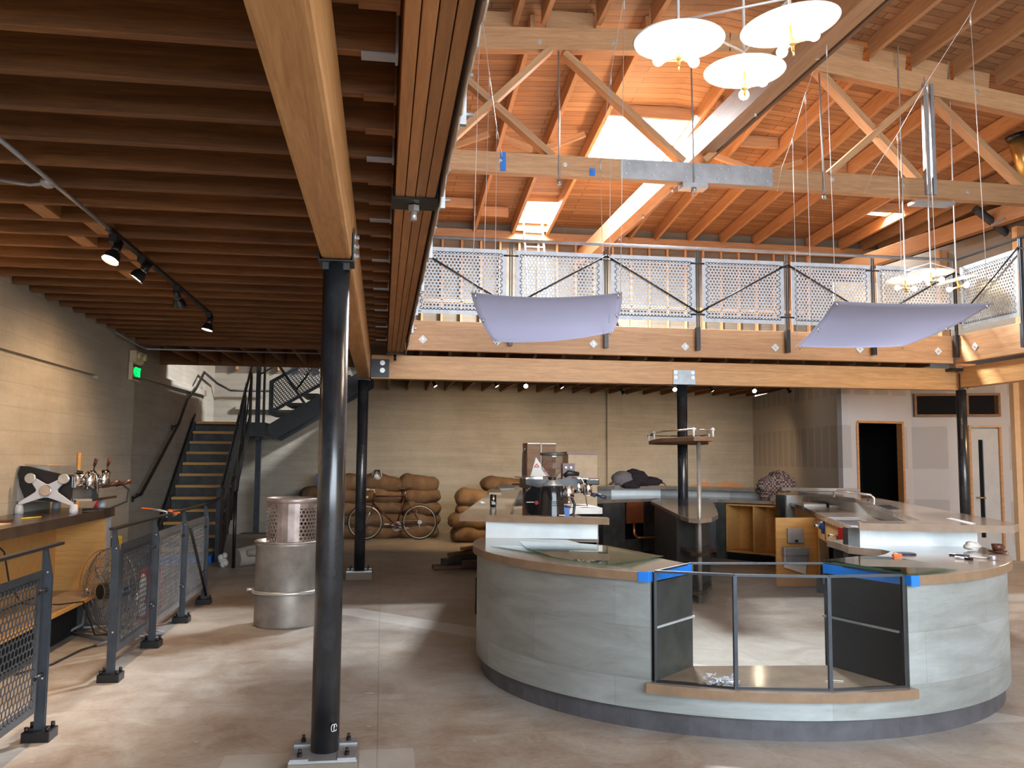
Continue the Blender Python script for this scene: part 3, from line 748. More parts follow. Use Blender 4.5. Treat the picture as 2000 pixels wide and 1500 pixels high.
t = thing('guard_railing', (8.24, 9, 3.1), 'guard railing of the right wing with dull perforated panels', 'railing')
m = MB(); m.tube([(8.24, YR, 4.53), (8.24, 3.2, 4.53)], .022, 12); m.build('top_rail', 'steel_black', t)
wy = [11.46, 10.15, 8.84, 7.53, 6.2]
for i, y in enumerate(wy[1:]):
    m = MB(); m.bb((8.22, y-.022, 3.1), (8.26, y-.006, 4.52)); m.bb((8.22, y+.006, 3.1), (8.26, y+.022, 4.52)); m.bb((8.21, y-.03, 3.08), (8.25, y+.03, 3.4)); m.build('post', 'steel_rail', t)
    za, zb = (3.62, 4.4) if i % 2 == 0 else (4.4, 3.62)
    m = MB(); m.tube([(8.21, wy[i]-.02, za), (8.21, y, zb)], .012, 8); m.build('brace', 'steel_black', t)
wp = None
for i in range(4):
    if wp is None:
        m = MB(); hexsheet(m, 1.16, .90, .05, .38, lambda u, v: (8.25, 11.38-u, 3.50+v), .045); wp = m.build('perforated_panel', 'steel_panel', t, solid=.004)
    else:
        c = wp.copy(); COL.objects.link(c); c.location = (0, -1.31*i, 0)
t = thing('guard_railing', (.33, 8, 3.1), 'guard railing seen edge-on above the built-up girder on the left', 'railing')
m = MB(); m.tube([(.33, YR, 4.53), (.33, -2, 4.53)], .022, 12); m.build('top_rail', 'steel_rail', t)
for i in range(7):
    y = 10.2-i*1.3
    m = MB(); m.bb((.30, y-.015, 3.05), (.335, y+.015, 4.52)); m.tube([(.28, y, 3.10), (.365, y, 3.10)], .010, 8); m.tube([(.28, y, 3.28), (.365, y, 3.28)], .010, 8); m.build('post', 'steel_panel', t)
for i in range(3):
    m = MB(); hexsheet(m, 1.16, .90, .06, .36, lambda u, v: (.33, 10.12-1.3*i-.02+u, 3.5+v), .045); m.build('perforated_panel', 'steel_panel', t, solid=.004)
rg = random.Random(5); m = MB(); yy = -3.0; e = []
while yy < 11.4: e.append((yy, 2.935-rg.random()*.035)); yy += .09
for (ya, za), (yb, zb) in zip(e, e[1:]): m.add([(.276, ya, za), (.276, yb, zb), (.276, yb, 3.33), (.276, ya, 3.33)], [(0, 1, 2, 3)])
o = m.build('building_paper', 'paper', None, solid=.006); tag(o, 'torn white building paper along the void side of the four-plank girder', 'paper')

# ladder and round object on the upper floor
t = thing('ladder', (2.774, 15.6, 4.361), 'aluminium ladder leaning up into the roof hatch', 'ladder')
L0, L1 = Vector((2.86, 16.6, 3.36)), Vector((2.84, 17.9, 6.95)); W = Vector((.40, 0, 0))
for s in (0, 1):
    m = MB(); m.bar(L0+W*s, L1+W*s, .03, .07, up=(0, 1, 0)); m.build('side_rail', 'steel_panel_up', t)
for i in range(10):
    f = (i+.7)/10.6; m = MB(); m.tube([L0.lerp(L1, f), L0.lerp(L1, f)+W], .016, 8); m.build('rung', 'steel_panel_up', t)
t = thing('floor_fan', (3.75, 15.0, 3.36), 'dark round drum fan standing behind the second perforated panel', 'fan')
m = MB(); m.lathe([(.36, -.12), (.38, -.1), (.38, .1), (.36, .12)], (3.75, 15.0, 3.86), 28, axis='Y', cap=False); m.build('drum_housing', 'steel_black', t, solid=.01)
m = MB(); m.sphere((3.75, 15.0, 3.86), .08)
for k in range(4):
    a = k*PI/2+.4; m.bar((3.75+.06*math.cos(a), 15.0, 3.86+.06*math.sin(a)), (3.75+.33*math.cos(a), 15.02, 3.86+.33*math.sin(a)), .02, .14, up=(math.sin(a), .4, -math.cos(a)))
m.build('fan_blades', 'steel_rail', t)
m = MB(); m.tube([(3.45, 15.0, 3.38), (3.55, 15.0, 3.55)], .02); m.tube([(4.05, 15.0, 3.38), (3.95, 15.0, 3.55)], .02); m.bb((3.4, 14.85, 3.36), (4.1, 15.15, 3.39)); m.build('stand', 'steel_black', t)

# ---------------------------------------------------------------- stairs
t = thing('staircase', (-2.95, 14, 0), 'straight black steel staircase with orange wooden treads along the left wall', 'stairs')
n = 12; rise = 2.22/n; run = .236; xs0, xs1 = -3.40, -2.47
for k in range(1, n+1):
    y = 14.0+(k-1)*run
    m = MB(); m.bb((xs0+.02, y-.03, k*rise-.045), (xs1, y+.27, k*rise)); m.build('tread', 'tread', t, bevel=.003)
    m = MB(); m.bb((xs0+.02, y+.02, (k-1)*rise), (xs1, y+.035, k*rise-.045)); m.build('riser', 'greypanel', t)
for x in (xs0-.02, xs1+.02):
    m = MB(); m.plate([(x, 13.72, 0), (x, 14.0, .34), (x, 16.62, 2.36), (x, 16.62, 2.0), (x, 14.1, 0)], (.03, 0, 0)); m.build('stringer', 'steel_black', t)
m = MB(); m.bb((-3.44, 16.6, 2.14), (-2.15, 18.58, 2.215)); m.bb((-2.47, 16.55, 1.96), (-2.15, 18.58, 2.2)); m.build('landing', 'steel_black', t)
for yy in (17.0, 18.3): m = MB(); m.plate([(-2.20, yy, 2.16), (-.2, yy, 3.40), (-.2, yy, 3.02), (-2.05, yy, 1.90)], (0, .05, 0)); m.build('upper_stringer', 'steel_black', t)
for k in range(6):
    m = MB(); m.bb((-2.15+k*.3, 17.04, 2.38+k*.185), (-1.83+k*.3, 18.3, 2.43+k*.185)); m.build('upper_tread', 'steel_black', t)
m = MB(); m.bb((-2.50, 17.95, .06), (-2.40, 18.05, 2.14)); m.build('landing_post', 'steel_rail', t); m = MB(); m.bb((-2.75, 17.8, 0), (-2.2, 18.2, .07)); m.build('post_footing', 'upperconc', t)
t = thing('stair_railing', (-2.42, 14, 0), 'dark steel railing on the open side of the staircase', 'railing')
m = MB(); m.bb((-2.46, 13.72, 0), (-2.40, 13.92, 1.12)); m.build('newel', 'steel_rail', t)
m = MB(); m.tube([(-2.42, 13.8, 1.0), (-2.42, 14.0, 1.18), (-2.42, 16.55, 3.25)], .022, 10); m.build('top_rail', 'steel_black', t)
for (y, z) in ((14.55, .45), (15.25, 1.02), (15.95, 1.62), (16.6, 2.05)):
    m = MB(); m.plate([(-2.45, y-.05, z-.1), (-2.45, y+.05, z-.1), (-2.45, y+.08, z+1.0), (-2.45, y-.02, z+1.1)], (.04, 0, 0)); m.build('post', 'steel_black', t)
for y0, z0 in ((13.98, .62), (14.68, 1.18), (15.38, 1.76)):
    m = MB(); hexsheet(m, .58, .72, .05, .36, lambda u, v: (-2.42, y0+u, z0+v-.05+u*.84), .03); m.build('perforated_panel', 'steel_rail', t, solid=.004)
m = MB(); m.tube([(-2.42, 14.9, .55), (-2.42, 15.95, 2.55)], .013, 8); m.tube([(-2.42, 15.4, 1.0), (-2.42, 16.55, 3.1)], .013, 8); m.build('brace', 'steel_black', t)
t = thing('stair_railing', (-2.0, 16.95, 2.1), 'dark railing of the upper stair flight rising to the right', 'railing')
m = MB(); m.bb((-2.38, 16.9, 1.9), (-2.30, 16.98, 3.5)); m.bb((-2.25, 16.9, 1.9), (-2.21, 16.98, 3.3)); m.build('post', 'steel_black', t)
m = MB(); m.bar((-2.0, 16.95, 3.35), (-1.45, 16.95, 2.55), .05, .06, up=(0, 1, 0)); m.tube([(-1.2, 16.95, 3.5), (-1.65, 16.95, 2.85)], .018); m.tube([(-2.3, 16.95, 3.15), (-2.0, 16.95, 3.34)], .014); m.build('brace', 'steel_black', t)
m = MB(); hexsheet(m, 1.5, .66, .05, .36, lambda u, v: (-2.15+u, 16.99, 2.36+v+u*.6), .03); m.build('perforated_panel', 'steel_rail', t, solid=.004)
t = thing('wall_handrail', (-3.36, 14, 1.0), 'black handrail fixed to the concrete wall beside the stairs', 'handrail')
HR = [(-3.33, 12.711, 1.048), (-3.33, 12.891, 1.047), (-3.33, 15.008, 2.114), (-3.33, 15.582, 2.548), (-3.33, 16.247, 2.794), (-3.33, 16.911, 3.153)]
y5 = HR[-1]
m = MB(); m.tube(HR+[(y5[0], 18.2, y5[2]-.10), (-3.1, 18.45, y5[2]-.22), (-2.3, 18.45, y5[2]-.22)], .024, 10); m.build('rail', 'steel_black', t)
for i in (1, 2, 4):
    p = Vector(HR[i]); m = MB(); m.tube([p, p+Vector((0, 0, .0))+Vector((-.10, 0, -.06))], .012, 8); m.bb(p+Vector((-.11, -.03, -.10)), p+Vector((-.09, .03, -.02))); m.build('bracket', 'steel_black', t)
m = MB(); m.bb((-3.35, 13.7, .0), (-2.5, 13.96, .10)); o = m.build('blue_tarp', 'tape', None); tag(o, 'strip of blue masking tape across the foot of the staircase', 'tape')

# ---------------------------------------------------------------- free-standing guard railing
def post(x, y, t, foot=True):
    m = MB(); m.plate([(x-.028, y-.008, .05), (x+.028, y-.008, .05), (x+.028, y-.008, .90), (x-.004, y-.008, 1.06), (x-.028, y-.008, 1.06)], (0, .007, 0))
    m.plate([(x-.028, y+.012, .05), (x+.028, y+.012, .05), (x+.028, y+.012, .90), (x-.004, y+.012, 1.06), (x-.028, y+.012, 1.06)], (0, .007, 0))
    m.bb((x-.026, y-.01, .05), (x-.016, y+.018, 1.05)); p = m.build('post', 'steel_rail', t)
    if foot:
        m = MB(); m.bb((x-.075, y-.06, 0), (x+.075, y+.08, .055)); f = m.build('foot_block', 'black', t, bevel=.004)
        m = MB()
        for a in (-.055, .055): m.tube([(x+a, y+.05, .055), (x+a, y+.05, .085)], .012, 8); m.tube([(x+a, y-.035, .055), (x+a, y-.035, .08)], .012, 8)
        m.build('anchor_bolts', 'steel_black', f)
    m = MB(); m.sphere((x+.006, y-.012, .34), .007, 8, 6); m.sphere((x+.006, y-.012, .93), .006, 8, 6); m.build('screws', 'bolt', p)
    return p
xr = -1.88
t = thing('guard_railing', (xr, 4.6, 0), 'nearest length of grey steel guard railing, cut off by the left edge', 'railing')
post(xr, 5.38, t); post(xr, 4.28, t)
m = MB(); m.box((xr, 4.60, 1.075), (.045, 1.95, .018)); m.build('top_rail', 'steel_black', t, bevel=.003)
m = MB(); hexsheet(m, .88, .78, .047, .49, lambda u, v: (xr, 4.42+u, .17+v), .04); m.build('perforated_panel', 'steel_rail', t, solid=.004)
for z in (.83, .36): m = MB(); m.tube([(xr, 5.26, z), (xr, 5.38, z)], .013, 8); m.build('panel_bracket', 'steel_black', t)
t = thing('guard_railing', (xr, 8.3, 0), 'grey steel guard railing of three perforated panels in front of the stairs', 'railing')
py = [6.68, 7.80, 8.90, 9.96]
for y in py: post(xr, y, t)
m = MB(); m.box((xr, 8.20, 1.075), (.045, 3.25, .018)); m.build('top_rail', 'steel_black', t, bevel=.003)
m = MB(); m.tube([(xr, 9.8, 1.075), (xr-.03, 11.2, 1.09), (xr-.25, 12.6, 1.12), (-2.4, 13.75, 1.14)], .018, 8); m.build('rail_extension', 'steel_black', t)
m = MB(); m.tube([(-2.05, 12.9, 0.02), (-2.05, 12.9, 1.1)], .025, 10); m.build('thin_post', 'steel_black', t)
for i in range(3):
    y0 = py[i]+.12
    m = MB(); hexsheet(m, .86, .78, .045, .46, lambda u, v: (xr, y0+u, .17+v), .04); pnl = m.build('perforated_panel', 'steel_panel' if i else 'steel_rail', t, solid=.004)
    for z in (.83, .36): m = MB(); m.tube([(xr, py[i+1]-.14, z), (xr, py[i+1], z)], .013, 8); m.build('panel_bracket', 'steel_black', t)
m = MB(); m.tube([(xr+.03, 9.0, .90), (xr+.03, 9.92, .10)], .014, 8); m.build('brace', 'steel_black', t)
t = thing('spring_clamp', (xr, 8.15, 1.085), 'orange-handled clamp gripping the rail in front of the stairs', 'clamp')
m = MB(); m.bar((xr-.12, 8.12, 1.128), (xr-.19, 8.05, 1.14), .012, .012); m.bar((xr+.0, 8.2, 1.11), (xr+.03, 8.22, 1.10), .02, .02); m.build('handle', 'orange', t)
m = MB(); m.tube([(xr-.12, 8.12, 1.125), (xr, 8.15, 1.10), (xr, 8.15, 1.05)], .010); m.build('jaw', 'galv', t)
t = thing('spring_clamp', (xr, 8.55, 1.085), 'second orange clamp lying lower against the same rail', 'clamp')
m = MB(); m.bar((xr+.02, 8.3, 1.075), (xr+.06, 8.38, 1.08), .014, .014); m.build('handle', 'orange', t)
m = MB(); m.tube([(xr, 8.4, 1.05), (xr+.04, 8.35, 1.07)], .01); m.build('jaw', 'galv', t)

# ---------------------------------------------------------------- left counter
t = thing('counter_cabinet', (-2.78, 6.5, 0), 'long open cabinet of orange plywood along the left wall', 'cabinet')
m = MB(); m.bb((-3.06, 2.0, .36), (-2.98, 8.70, 1.02)); m.build('back_panel', 'ply', t)
m = MB(); m.bb((-3.05, 2.0, .33), (-2.53, 8.72, .352)); m.build('bottom_shelf', 'laminate', t); m = MB(); m.bb((-2.53, 2.0, .325), (-2.51, 8.72, .355)); m.build('shelf_edge', 'ply', t)
m = MB(); m.bb((-3.03, 2.0, 0.0), (-2.70, 8.5, .33)); m.build('plinth', 'void', t)  # plinth coloured near black for the shade of the toe recess
m = MB(); m.bb((-3.05, 8.66, .352), (-2.54, 8.69, 1.02)); m.build('end_panel', 'ply', t); m = MB(); m.bb((-3.05, 8.692, .0), (-2.50, 8.72, 1.02)); m.build('end_cover', 'steel_panel', t)
m = MB(); m.bb((-2.99, 4.0, .5), (-2.965, 8.70, 1.02)); m.build('apron', 'ply', t)
m = MB(); m.bb((-3.06, 2.0, 1.02), (-2.50, 8.80, 1.10)); o = m.build('countertop', 'darktop', None, bevel=.003); tag(o, 'dark wooden worktop on the long orange cabinet at the left', 'worktop')
t = thing('power_outlet', (-2.95, 6.95, .93), 'white plug socket with a black cord under the left worktop', 'socket')
m = MB(); m.bb((-2.965, 6.9, .90), (-2.93, 7.0, .97)); m.build('box', 'white', t)
m = MB(); m.tube([(-2.94, 7.0, .94), (-2.90, 7.15, .95), (-2.85, 7.25, .85), (-2.84, 7.35, .6), (-2.80, 7.5, .42), (-2.6, 7.75, .37), (-2.48, 7.95, .36), (-2.42, 8.1, .05), (-2.3, 8.3, .015)], .007, 6); m.build('cord', 'rubber', t)
# lever espresso machine
t = thing('espresso_machine', (-2.85, 8.3, 1.10), 'large espresso machine with a pale X-shaped end frame on the left worktop', 'espresso machine')
Yf = 7.92
pan = [(-3.027, 7.92, 1.5), (-2.958, 7.92, 1.496), (-2.827, 7.92, 1.462), (-2.695, 7.92, 1.433), (-2.608, 7.92, 1.411), (-2.609, 7.92, 1.187), (-2.972, 7.92, 1.217), (-3.022, 7.92, 1.328), (-3.04, 7.92, 1.435)]
m = MB(); m.plate(pan, (0, .03, 0)); m.build('end_panel', 'black', t)
c = Vector((-2.791, 7.9, 1.295)); tl = Vector((-2.917, 7.9, 1.398)); tr = Vector((-2.653, 7.9, 1.394)); fl = Vector((-3.007, 7.9, 1.183)); fr_ = Vector((-2.578, 7.9, 1.175))
def armpoly(c, arms, w0, w1):
    pts = []
    for i, (a, wa) in enumerate(arms):
        d = (a-c).normalized(); s = Vector((-d.z, 0, d.x)); b = arms[(i+1) % len(arms)][0]; e = (b-c).normalized(); s2 = Vector((-e.z, 0, e.x))
        p1, p2 = a-s*wa, a+s*wa
        q1 = b-s2*arms[(i+1) % len(arms)][1]
        pts += [p1, p2]
        for f in (.12, .28, .42, .58, .72, .88):
            k = p2.lerp(q1, f); mid = c + (k-c)*(.46+2.0*(f-.5)**2); pts.append(mid)
    return pts
ap = armpoly(c, [(fr_, .012), (tr, .017), (tl, .017), (fl, .012)], 0, 0)
m = MB(); m.plate(ap, (0, -.03, 0)); m.build('frame', 'castwhite', t, bevel=.005)
for p, r in ((tl, .043), (tr, .043), (c, .047)):
    m = MB(); m.tube([p+Vector((0, -.03, 0)), p+Vector((0, -.055, 0))], r, 24, smooth=False); m.build('badge_disc', 'chrome' if p == c else 'bolt', t, bevel=.004)
for x, y in ((fl.x, 7.9), (fr_.x, 7.9), (fl.x+.03, 8.66), (fr_.x-.0, 8.66)):
    m = MB(); m.lathe([(.022, 1.18), (.030, 1.17), (.036, 1.13), (.036, 1.10)], (x, y, 0), 16); m.build('foot', 'castwhite', t)
m = MB(); m.plate([(p[0], 8.62, p[2]) for p in pan], (0, .03, 0)); m.build('end_panel', 'black', t)
m = MB(); m.bb((-3.05, 7.95, 1.20), (-2.66, 8.62, 1.42)); m.bb((-3.05, 7.95, 1.42), (-2.8, 8.62, 1.5)); m.build('housing', 'galv', t)
m = MB(); m.lathe([(.062, 7.96), (.062, 8.62)], (-2.62, 0, 1.38), 20, axis='Y'); m.build('boiler', 'chrome', t)
m = MB(); m.bb((-2.72, 7.96, 1.2), (-2.45, 8.66, 1.222)); m.build('drip_tray', 'chrome', t)
for y in (8.12, 8.5):
    m = MB(); m.lathe([(.05, 1.30), (.06, 1.34), (.06, 1.43), (.045, 1.46)], (-2.53, y, 0), 20); g = m.build('group_head', 'chrome', t)
    m = MB(); m.tube([(-2.50, y, 1.44), (-2.495, y, 1.50)], .007); m.tube([(-2.495, y, 1.50), (-2.48, y, 1.565)], [.012, .017]); m.build('paddle', 'brown', g)
    m = MB(); m.tube([(-2.48, y, 1.315), (-2.42, y, 1.32)], .01); m.tube([(-2.42, y, 1.32), (-2.29, y+.02, 1.36)], [.015, .022]); m.build('portafilter', 'brown', g)
m = MB(); m.tube([(-2.56, 8.0, 1.40), (-2.50, 7.97, 1.46), (-2.43, 7.98, 1.43), (-2.42, 8.0, 1.26)], .007); m.build('steam_wand', 'chrome', t)
m = MB(); m.tube([(-2.42, 8.56, 1.36), (-2.33, 8.6, 1.28), (-2.33, 8.55, 1.17), (-2.42, 8.35, 1.12), (-2.6, 8.2, 1.115)], .010, 8); m.build('hose', 'rubber', t)
m = MB(); m.bb((-3.02, 8.0, 1.502), (-2.84, 8.3, 1.515)); o = m.build('sheet_of_cardboard', 'cardboard', None); tag(o, 'piece of tan cardboard on top of the X-framed espresso machine', 'cardboard')
m = MB(); m.bb((-2.86, 6.2, 1.101), (-2.62, 6.75, 1.108)); o = m.build('clipboard', 'cardboard', None); tag(o, 'tan board lying on the left worktop near the frame edge', 'board')
m = MB(); m.bb((-2.90, 6.9, 1.101), (-2.72, 7.05, 1.116)); o = m.build('notebook', 'brown', None); tag(o, 'thin dark notebook lying on the left worktop', 'notebook')
m = MB(); m.tube([(-2.74, 7.25, 1.106), (-2.66, 7.42, 1.106)], .005, 6); o = m.build('pencil', 'yellow', None); tag(o, 'yellow pencil on the left worktop before the espresso machine', 'pencil')
t = thing('wooden_broom', (-3.0, 9.3, 0), 'wooden broom handle leaning on the wall behind the espresso machine', 'handle')
m = MB(); m.tube([(-3.0, 9.3, .02), (-3.03, 9.38, 1.62)], .017, 10); m.build('stick', 'tread', t)
m = MB(); m.bb((-3.05, 9.15, 0), (-2.9, 9.45, .08)); m.build('broom_head', 'brown', t)
# mop bucket
t = thing('mop_bucket', (-2.72, 9.3, 0), 'yellow mop bucket with wringer and red-tipped black lever behind the fan', 'mop bucket')
m = MB(); m.prism([(-2.99, 9.15), (-2.58, 9.15), (-2.58, 9.5), (-2.99, 9.5)], .08, .50); m.build('bucket', 'yellow', t, bevel=.03)
m = MB(); m.bb((-2.96, 9.18, .50), (-2.6, 9.46, .78)); m.bb((-2.92, 9.2, .78), (-2.78, 9.44, .86)); m.build('wringer', 'yellow', t, bevel=.02)
m = MB(); m.tube([(-2.68, 9.14, .72), (-2.79, 9.10, .70), (-2.83, 9.10, .76), (-2.80, 9.08, 1.03)], .014); l = m.build('lever', 'rubber', t)
m = MB(); m.tube([(-2.80, 9.08, 1.02), (-2.71, 9.05, 1.17)], .018); m.build('grip', 'red', l)
m = MB(); m.tube([(-2.60, 9.14, .74), (-2.60, 9.11, .74)], .045, 14); m.build('pivot', 'rubber', t)
for x in (-2.9, -2.53):
    for y in (9.2, 9.45): m = MB(); m.lathe([(.035, -.015), (.035, .015)], (x, y, .036), 14, axis='X'); m.build('caster', 'rubber', t)
# floor fan behind the railing
t = thing('pedestal_fan', (-2.28, 8.35, 0), 'round wire-caged floor fan standing behind the guard railing', 'fan')
cf = Vector((-2.36, 8.30, .40)); Rf = Matrix.Translation(cf) @ Matrix.Rotation(math.radians(-40), 4, 'Z') @ Matrix.Scale(1.2, 4)
m = MB(Rf)
for y, k in ((-.07, 1), (.07, 1)):
    for r in (.30, .24, .18, .12, .06): m.torus((0, y*(1.35-abs(r/.30)**2*.5), 0), r, .0032, 'Y', 40, 4)
    for i in range(44):
        a = 2*PI*i/44; m.tube([(.06*math.cos(a), y*1.33, .06*math.sin(a)), (.19*math.cos(a+.08), y*1.2, .19*math.sin(a+.08)), (.30*math.cos(a+.1), y*.6, .30*math.sin(a+.1))], .0022, 4, caps=False)
m.torus((0, 0, 0), .305, .008, 'Y', 40, 6); m.build('wire_cage', 'drumsteel', t)
m = MB(Rf)
for i in range(3):
    a = i*2*PI/3+.5; m.plate([(.05*math.cos(a), -.02, .05*math.sin(a)), (.25*math.cos(a-.25), -.03, .25*math.sin(a-.25)), (.26*math.cos(a+.25), .03, .26*math.sin(a+.25)), (.05*math.cos(a+.8), .02, .05*math.sin(a+.8))], (0, .004, 0))
m.build('blade', 'galv', t)
m = MB(Rf); m.lathe([(.05, -.09), (.06, -.06), (.06, .0)], (0, 0, 0), 18, axis='Y'); m.lathe([(.075, .08), (.07, .2)], (0, 0, 0), 18, axis='Y'); m.build('motor', 'rubber', t)
m = MB(Rf); m.tube([(-.30, .0, 0), (-.31, -.02, -.28), (-.22, -.25, -.32)], .013); m.tube([(.30, .0, 0), (.31, -.02, -.28), (.25, -.28, -.32)], .013); m.tube([(-.26, -.12, -.322), (.28, -.12, -.322)], .014); m.tube([(-.26, .25, -.322), (.28, .25, -.322)], .014); m.tube([(-.30, -.02, -.30), (-.26, .25, -.322)], .013); m.tube([(.30, -.02, -.30), (.28, .25, -.322)], .013)
m.build('stand', 'galv', t)
m = MB(); m.tube([(-2.10, 8.35, .02), (-2.4, 7.7, .012), (-2.45, 7.2, .012), (-2.6, 6.9, .012)], .007, 6); o = m.build('extension_cable', 'rubber', None); tag(o, 'thin cord trailing on the floor from the fan to the cabinet', 'cord')
t = thing('white_bag', (-2.0, 7.75, .28), 'crumpled white plastic bag caught behind the second railing post', 'bag')
m = MB(); m.sphere((-2.02, 8.0, .45), .06, 10, 8, (.5, 1, 2.2)); m.sphere((-2.02, 8.02, .27), .05, 10, 8, (.7, 1, 1.3)); m.build('bag', 'white', t)
m = MB(); m.bb((-2.35, 9.1, .0), (-2.15, 9.3, .48)); o = m.build('red_canister', 'red', None, bevel=.02); tag(o, 'small red canister behind the perforated railing panels', 'canister')
# exit sign
t = thing('exit_sign', (-3.0, 11.1, 2.62), 'green lit EXIT sign with emergency lamps on the left wall pier', 'exit sign')
m = MB(); m.bb((-3.04, 10.98, 2.50), (-2.99, 11.34, 2.72)); m.bb((-3.04, 11.0, 2.72), (-2.96, 11.34, 2.86)); m.build('housing', 'cream', t, bevel=.006)
sg = bpy.data.curves.new('exit_text', 'FONT'); sg.body = 'EXIT'; sg.size = .155; sg.extrude = .002; sg.align_x = 'CENTER'; sg.align_y = 'CENTER'
so = bpy.data.objects.new('lettering', sg); COL.objects.link(so)
bpy.context.view_layer.update(); dg = bpy.context.evaluated_depsgraph_get(); me = bpy.data.meshes.new_from_object(so.evaluated_get(dg)); bpy.data.objects.remove(so)
so = bpy.data.objects.new('lettering', me); COL.objects.link(so); me.materials.clear(); me.materials.append(MATS['exit_green']); so.parent = t
so.location = (.022, .07, -.02); so.rotation_euler = (PI/2, 0, PI/2); so.scale = (.72, 1.05, 1)
m = MB(); m.bb((-2.989, 10.995, 2.515), (-2.987, 11.325, 2.70)); m.build('sign_face', 'maroon', t)
m = MB(); m.plate([(-2.985, 11.0, 2.61), (-2.985, 11.035, 2.65), (-2.985, 11.035, 2.57)], (.004, 0, 0)); m.build('arrow', 'exit_green', t)
for y in (11.06, 11.28): m = MB(); m.lathe([(.04, -2.965), (.045, -2.92), (.03, -2.905)], (0, 0, 0), 14, axis='X') if False else m.tube([(-2.965, y, 2.80), (-2.92, y, 2.80)], [.035, .045], 16); m.build('lamp_head', 'cream', t)
m = MB(); m.tube([(-2.97, 10.2, 2.96), (-2.98, 11.0, 2.94), (-2.9, 11.22, 2.90), (-.36, 11.22, 2.90)], .010, 8); o = m.build('conduit', 'galv', None); tag(o, 'thin grey conduit running from the exit sign along the header beam', 'conduit')

# ---------------------------------------------------------------- track lights on the left
a, b, c = Vector((-1.664, 3.759, 2.955)), Vector((-1.653, 5.434, 2.955)), Vector((-1.64, 8.485, 2.94))
t = thing('conduit', a, 'galvanised conduit with a junction box under the dark joists at upper left', 'conduit')
m = MB(); m.tube([a, b], .012, 10); m.build('pipe', 'galv', t)
j = Vector((-1.685, 4.557, 2.955)); m = MB(); m.sphere(j, .035, 12, 8, (1, 1.3, .8)); m.build('junction_box', 'galv', t); m = MB(); m.tube([j, j+Vector((-.10, .05, 0)), j+Vector((-.3, .03, .02))], .009, 8); m.build('branch', 'galv', t)
t = thing('light_track', b, 'black lighting track under the left joists with four spotlights', 'light track')
m = MB(); m.bar(b, c, .035, .025); m.build('track', 'black', t)
def spot(p, aim, label, on='lamp_face', size=1.0, group=None):
    t = thing('track_spotlight', p, label, 'spotlight', group)
    p = Vector(p); h = p+Vector((0, 0, -.075*size)); d = Vector(aim).normalized()
    m = MB(); m.bb(p+Vector((-.018, -.05, -.035))*size, p+Vector((.018, .05, 0))*size); m.tube([p+Vector((0, 0, -.03*size)), h], .008*size, 8); m.build('adapter', 'black', t)
    m = MB(); m.tube([h-d*.06*size, h-d*.015*size, h+d*.0], [.018*size, .022*size, .022*size], 14); m.tube([h, h+d*.02*size, h+d*.055*size], [.022*size, .036*size, .042*size], 18, caps=False); m.build('lamp_housing', 'black', t)
    m = MB(); m.tube([h+d*.045*size, h+d*.05*size], .036*size, 18); m.build('lamp_face', on, t)
    return h+d*.06*size, d
SP = [((-1.639, 5.53, 2.93), (-.25, -.35, -.85), 'brightest track spotlight, nearest on the left lighting track', 'lamp_face'),
      ((-1.624, 6.097, 2.93), (-.55, -.1, -.75), 'second spotlight on the left lighting track, tilted left', 'lamp_face'),
      ((-1.625, 7.122, 2.93), (.15, .5, -.8), 'third spotlight on the left track, mostly in silhouette', 'lamp_face_dim'),
      ((-1.626, 8.391, 2.925), (-.2, -.1, -.9), 'last spotlight at the far end of the left track', 'lamp_face')]
LAMPS = []
for p, d, l, e in SP: LAMPS.append(spot(p, d, l, e, 1.25))
RS = [(0.869, 15.147, 2.94), (1.918, 14.904, 2.94), (2.461, 14.984, 2.94), (3.075, 14.945, 2.94), (4.478, 15.986, 2.94), (5.204, 15.1, 2.94), (5.884, 15.052, 2.94), (6.712, 15.086, 2.94), (7.37, 15.047, 2.94)]
RL = ['first rear spotlight from the left, dim pinkish, under the pale crossbeam', 'second rear spotlight from the left, dim, under the pale crossbeam', 'bright starry rear spotlight left of the tall grinder hopper line', 'small dim rear spotlight just right of the bright one', 'unlit black rear spotlight left of the centre column', 'bright rear spotlight just left of the centre column top', 'dim white rear spotlight just right of the centre column', 'bright starry rear spotlight right of the centre column', 'rightmost rear spotlight, small and dim']
RE = ['lamp_face_dim', 'lamp_face_dim', 'bulb', 'lamp_face_dim', 'black', 'bulb', 'lamp_face_dim', 'bulb', 'lamp_face_dim']
for p, l, e in zip(RS, RL, RE): spot(p, (-.1, -.8, -.45) if e == 'bulb' else (.5, -.25, -.8), l, e, .95, 'rear track spotlights')
t = thing('light_track', RS[0], 'black lighting track under the rear mezzanine behind the crossbeam', 'light track')
m = MB(); m.bar(RS[0], RS[4], .03, .02); m.bar(RS[4], RS[8], .03, .02); m.build('track', 'black', t)

# ---------------------------------------------------------------- drum with perforated cylinder
t = thing('steel_drum', (-.88, 8.72, 0), 'weathered steel drum behind the nearest column', 'drum')
cx, cy = -.88, 8.72
m = MB(); m.lathe([(.295, 0), (.30, .02), (.30, .30), (.30, .74), (.31, .75), (.31, .79), (.285, .79), (.285, .6)], (cx, cy, 0), 48); m.build('shell', 'drumsteel', t)
m = MB(); m.torus((cx, cy, .325), .318, .017, 'Z', 48, 8); m.build('hoop', 'bolt', t); m = MB(); m.torus((cx, cy, .785), .305, .012, 'Z', 48, 8); m.build('rim', 'basket', t)
m = MB(); m.tube([(cx-.30, cy-.10, .345), (cx-.36, cy-.12, .345)], .014); m.build('hoop_bolt', 'bolt', t)
m = MB(); m.lathe([(.0, .62), (.284, .62)], (cx, cy, 0), 32); m.build('drum_inside', 'void', t)  # black disc standing in for the darkness inside the drum
